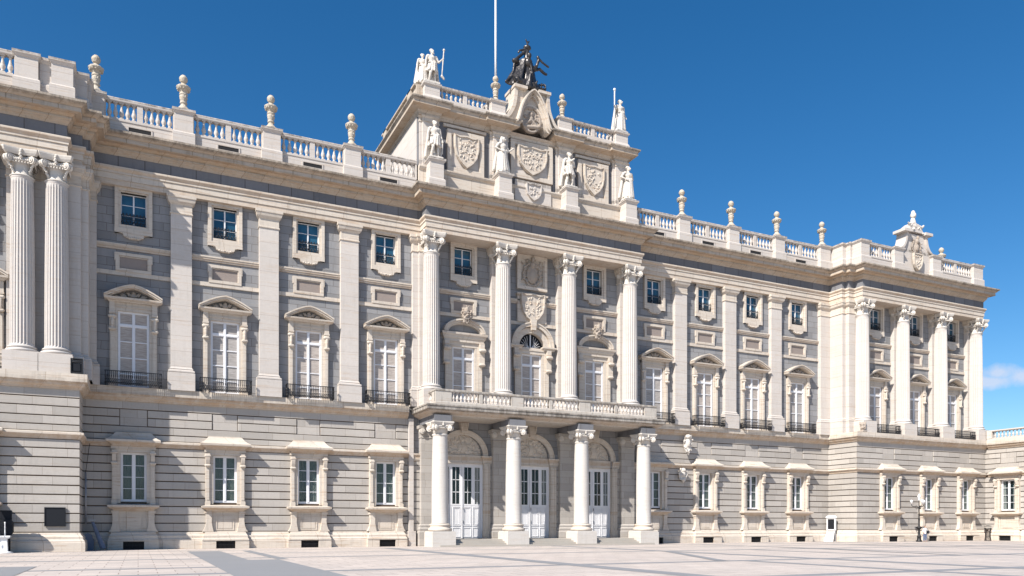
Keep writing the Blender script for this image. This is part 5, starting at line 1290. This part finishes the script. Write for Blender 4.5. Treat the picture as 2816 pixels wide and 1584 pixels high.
for i in range(90):
    a = random.uniform(0, 2*PI); r = random.uniform(.1, .5); z = random.uniform(1.15, 2.75); c0 = Vector((r*math.cos(a), r*math.sin(a)-.05, z)); u_ = Vector((random.uniform(-1, 1), random.uniform(-1, 1), random.uniform(-.4, .8))).normalized()*random.uniform(.12, .3); v_ = u_.cross(Vector((random.random(), random.random(), random.random()))).normalized()*.035
    b.quad(c0, c0+u_*.5+v_, c0+u_, c0+u_*.5-v_)
b.build('plant', 'leaf', t)
t = empty('storage_box', (-8.0, -4.75, 1.15), 'black lidded storage box standing behind the white post at the left', 'box')
t.location = (-8.0, -4.75, 0)
b = MB(); b.prism([(-.75, 1.12), (.55, 1.12), (.68, 1.35), (.68, 1.95), (.55, 2.15), (-.75, 2.15)], -.3, .3); b.box(-.6, -.5, -.25, .25, 0, 1.13); b.box(.4, .5, -.25, .25, 0, 1.13); b.build('body', 'slate', t)
b = MB(); frame_xz(b, -.15, .62, 2.15, 2.75, .04, -.1, -.04); b.box(-.1, .58, -.08, -.06, 2.18, 2.72); b.build('lid', 'slate', t)
tag(MB().box(0, 1, 0, 1, 0, 1).build('tmp', 'iron'), 'x', 'x'); bpy.data.objects.remove(bpy.data.objects['tmp'])
b = MB(); b.box(-.58, .58, -.06, .0, -.6, .6); t = b.build('wall_plaque', 'slate', None, (-5.03, YG-.04, 2.35)); tag(t, 'square dark plaque on the rusticated wall of the left wing', 'plaque')
f_ = MB(); frame_xz(f_, -.62, .62, -.64, .64, .06, -.09, .0); f_.build('frame', 'slate', t)
b = MB(); b.lathe([(.06, 1.9), (.06, 5.6)], n=12)
for z in (2.4, 3.6, 4.8): b.lathe([(.075, z), (.085, z), (.085, z+.06), (.075, z+.06)], n=12)
t = b.build('drainpipe', 'metal', None, (-3.42, -.3, 0)); tag(t, 'thin zinc drainpipe in the inner corner by the left wing', 'drainpipe')
b = MB(); b.tube([Vector((.25, 0, 7.7)), Vector((.05, 0, 6.0)), Vector((.0, -.03, 5.6))], .02, 5); b.build('cable', 'iron', t)
b = MB(); P0, P1 = Vector((.55, -.55, .03)), Vector((-.25, .4, 2.15)); 
for i in range(7):
    a = i*2*PI/7; o_ = Vector((math.cos(a), math.sin(a), 0)); b.caps(P0*.92+P1*.08+o_*.12, P1*.93+P0*.07+o_*.06, .09, .05, 8)
t = empty('folded_parasol', (-2.75, -1.3, 0), 'folded blue-grey parasol leaning in the shaded corner beside the left wing', 'parasol')
mo('canopy', carve(b, .03, 'canvas', 'canopy', .03, .15, 1), t)
b = MB(); b.caps(P0, P1, .025, .025, 8); b.box(-.45, -.05, .3, .5, 2.1, 2.2); b.build('pole', 'metal', t)
b = MB(); b.prism([(-.55, 0), (.1, 0), (.15, .6), (.0, 1.1), (-.25, 1.25), (-.6, .95)], -.25, .15)
t = b.build('tarpaulin', 'canvas', None, (-3.0, -1.0, 0)); tag(t, 'crumpled grey tarpaulin bundle in the corner behind the folded parasol', 'tarpaulin')
# equipment on the ledge of the left wing and the carved block on the right one
b = MB(); b.box(-.35, .35, -.25, .25, .0, .12); b.box(-.33, .33, -.1, .2, .1, .75); b.caps((-.3, -.15, .8), (.3, -.15, .82), .06, .06); b.box(-.36, .36, -.2, .2, .86, .92); b.box(-.36, .36, -.2, .2, 1.0, 1.05)
for s in (-1, 1): b.box(s*.33-.03, s*.33+.03, -.22, .22, .1, 1.05)
t = b.build('floodlight', 'iron', None, (-3.75, -4.05, 12.0)); tag(t, 'black floodlight frame on the ledge beside the paired columns of the left wing', 'floodlight')
b = MB(); b.box(-.22, .22, -.16, -.1, .2, .7); b.build('lens', 'slate', t)
random.seed(6); b = MB(); b.box(-.35, .35, -.3, .3, 0, .15); b.ell((0, 0, .6), (.33, .28, .5))
for k in range(24): a = random.uniform(0, 2*PI); p_ = Vector((.3*math.cos(a), .26*math.sin(a), random.uniform(.15, 1.05))); b.caps(p_, p_*1.1, .09, .06, 7)
t = mo('carved_stone_vase', carve(b, .035, 'carved', 'carved_stone_vase', .03, .1, 1), None, (71.4, -4.05, 12.0)); tag(t, 'weathered carved stone vase on the ledge at the near corner of the right wing', 'vase')
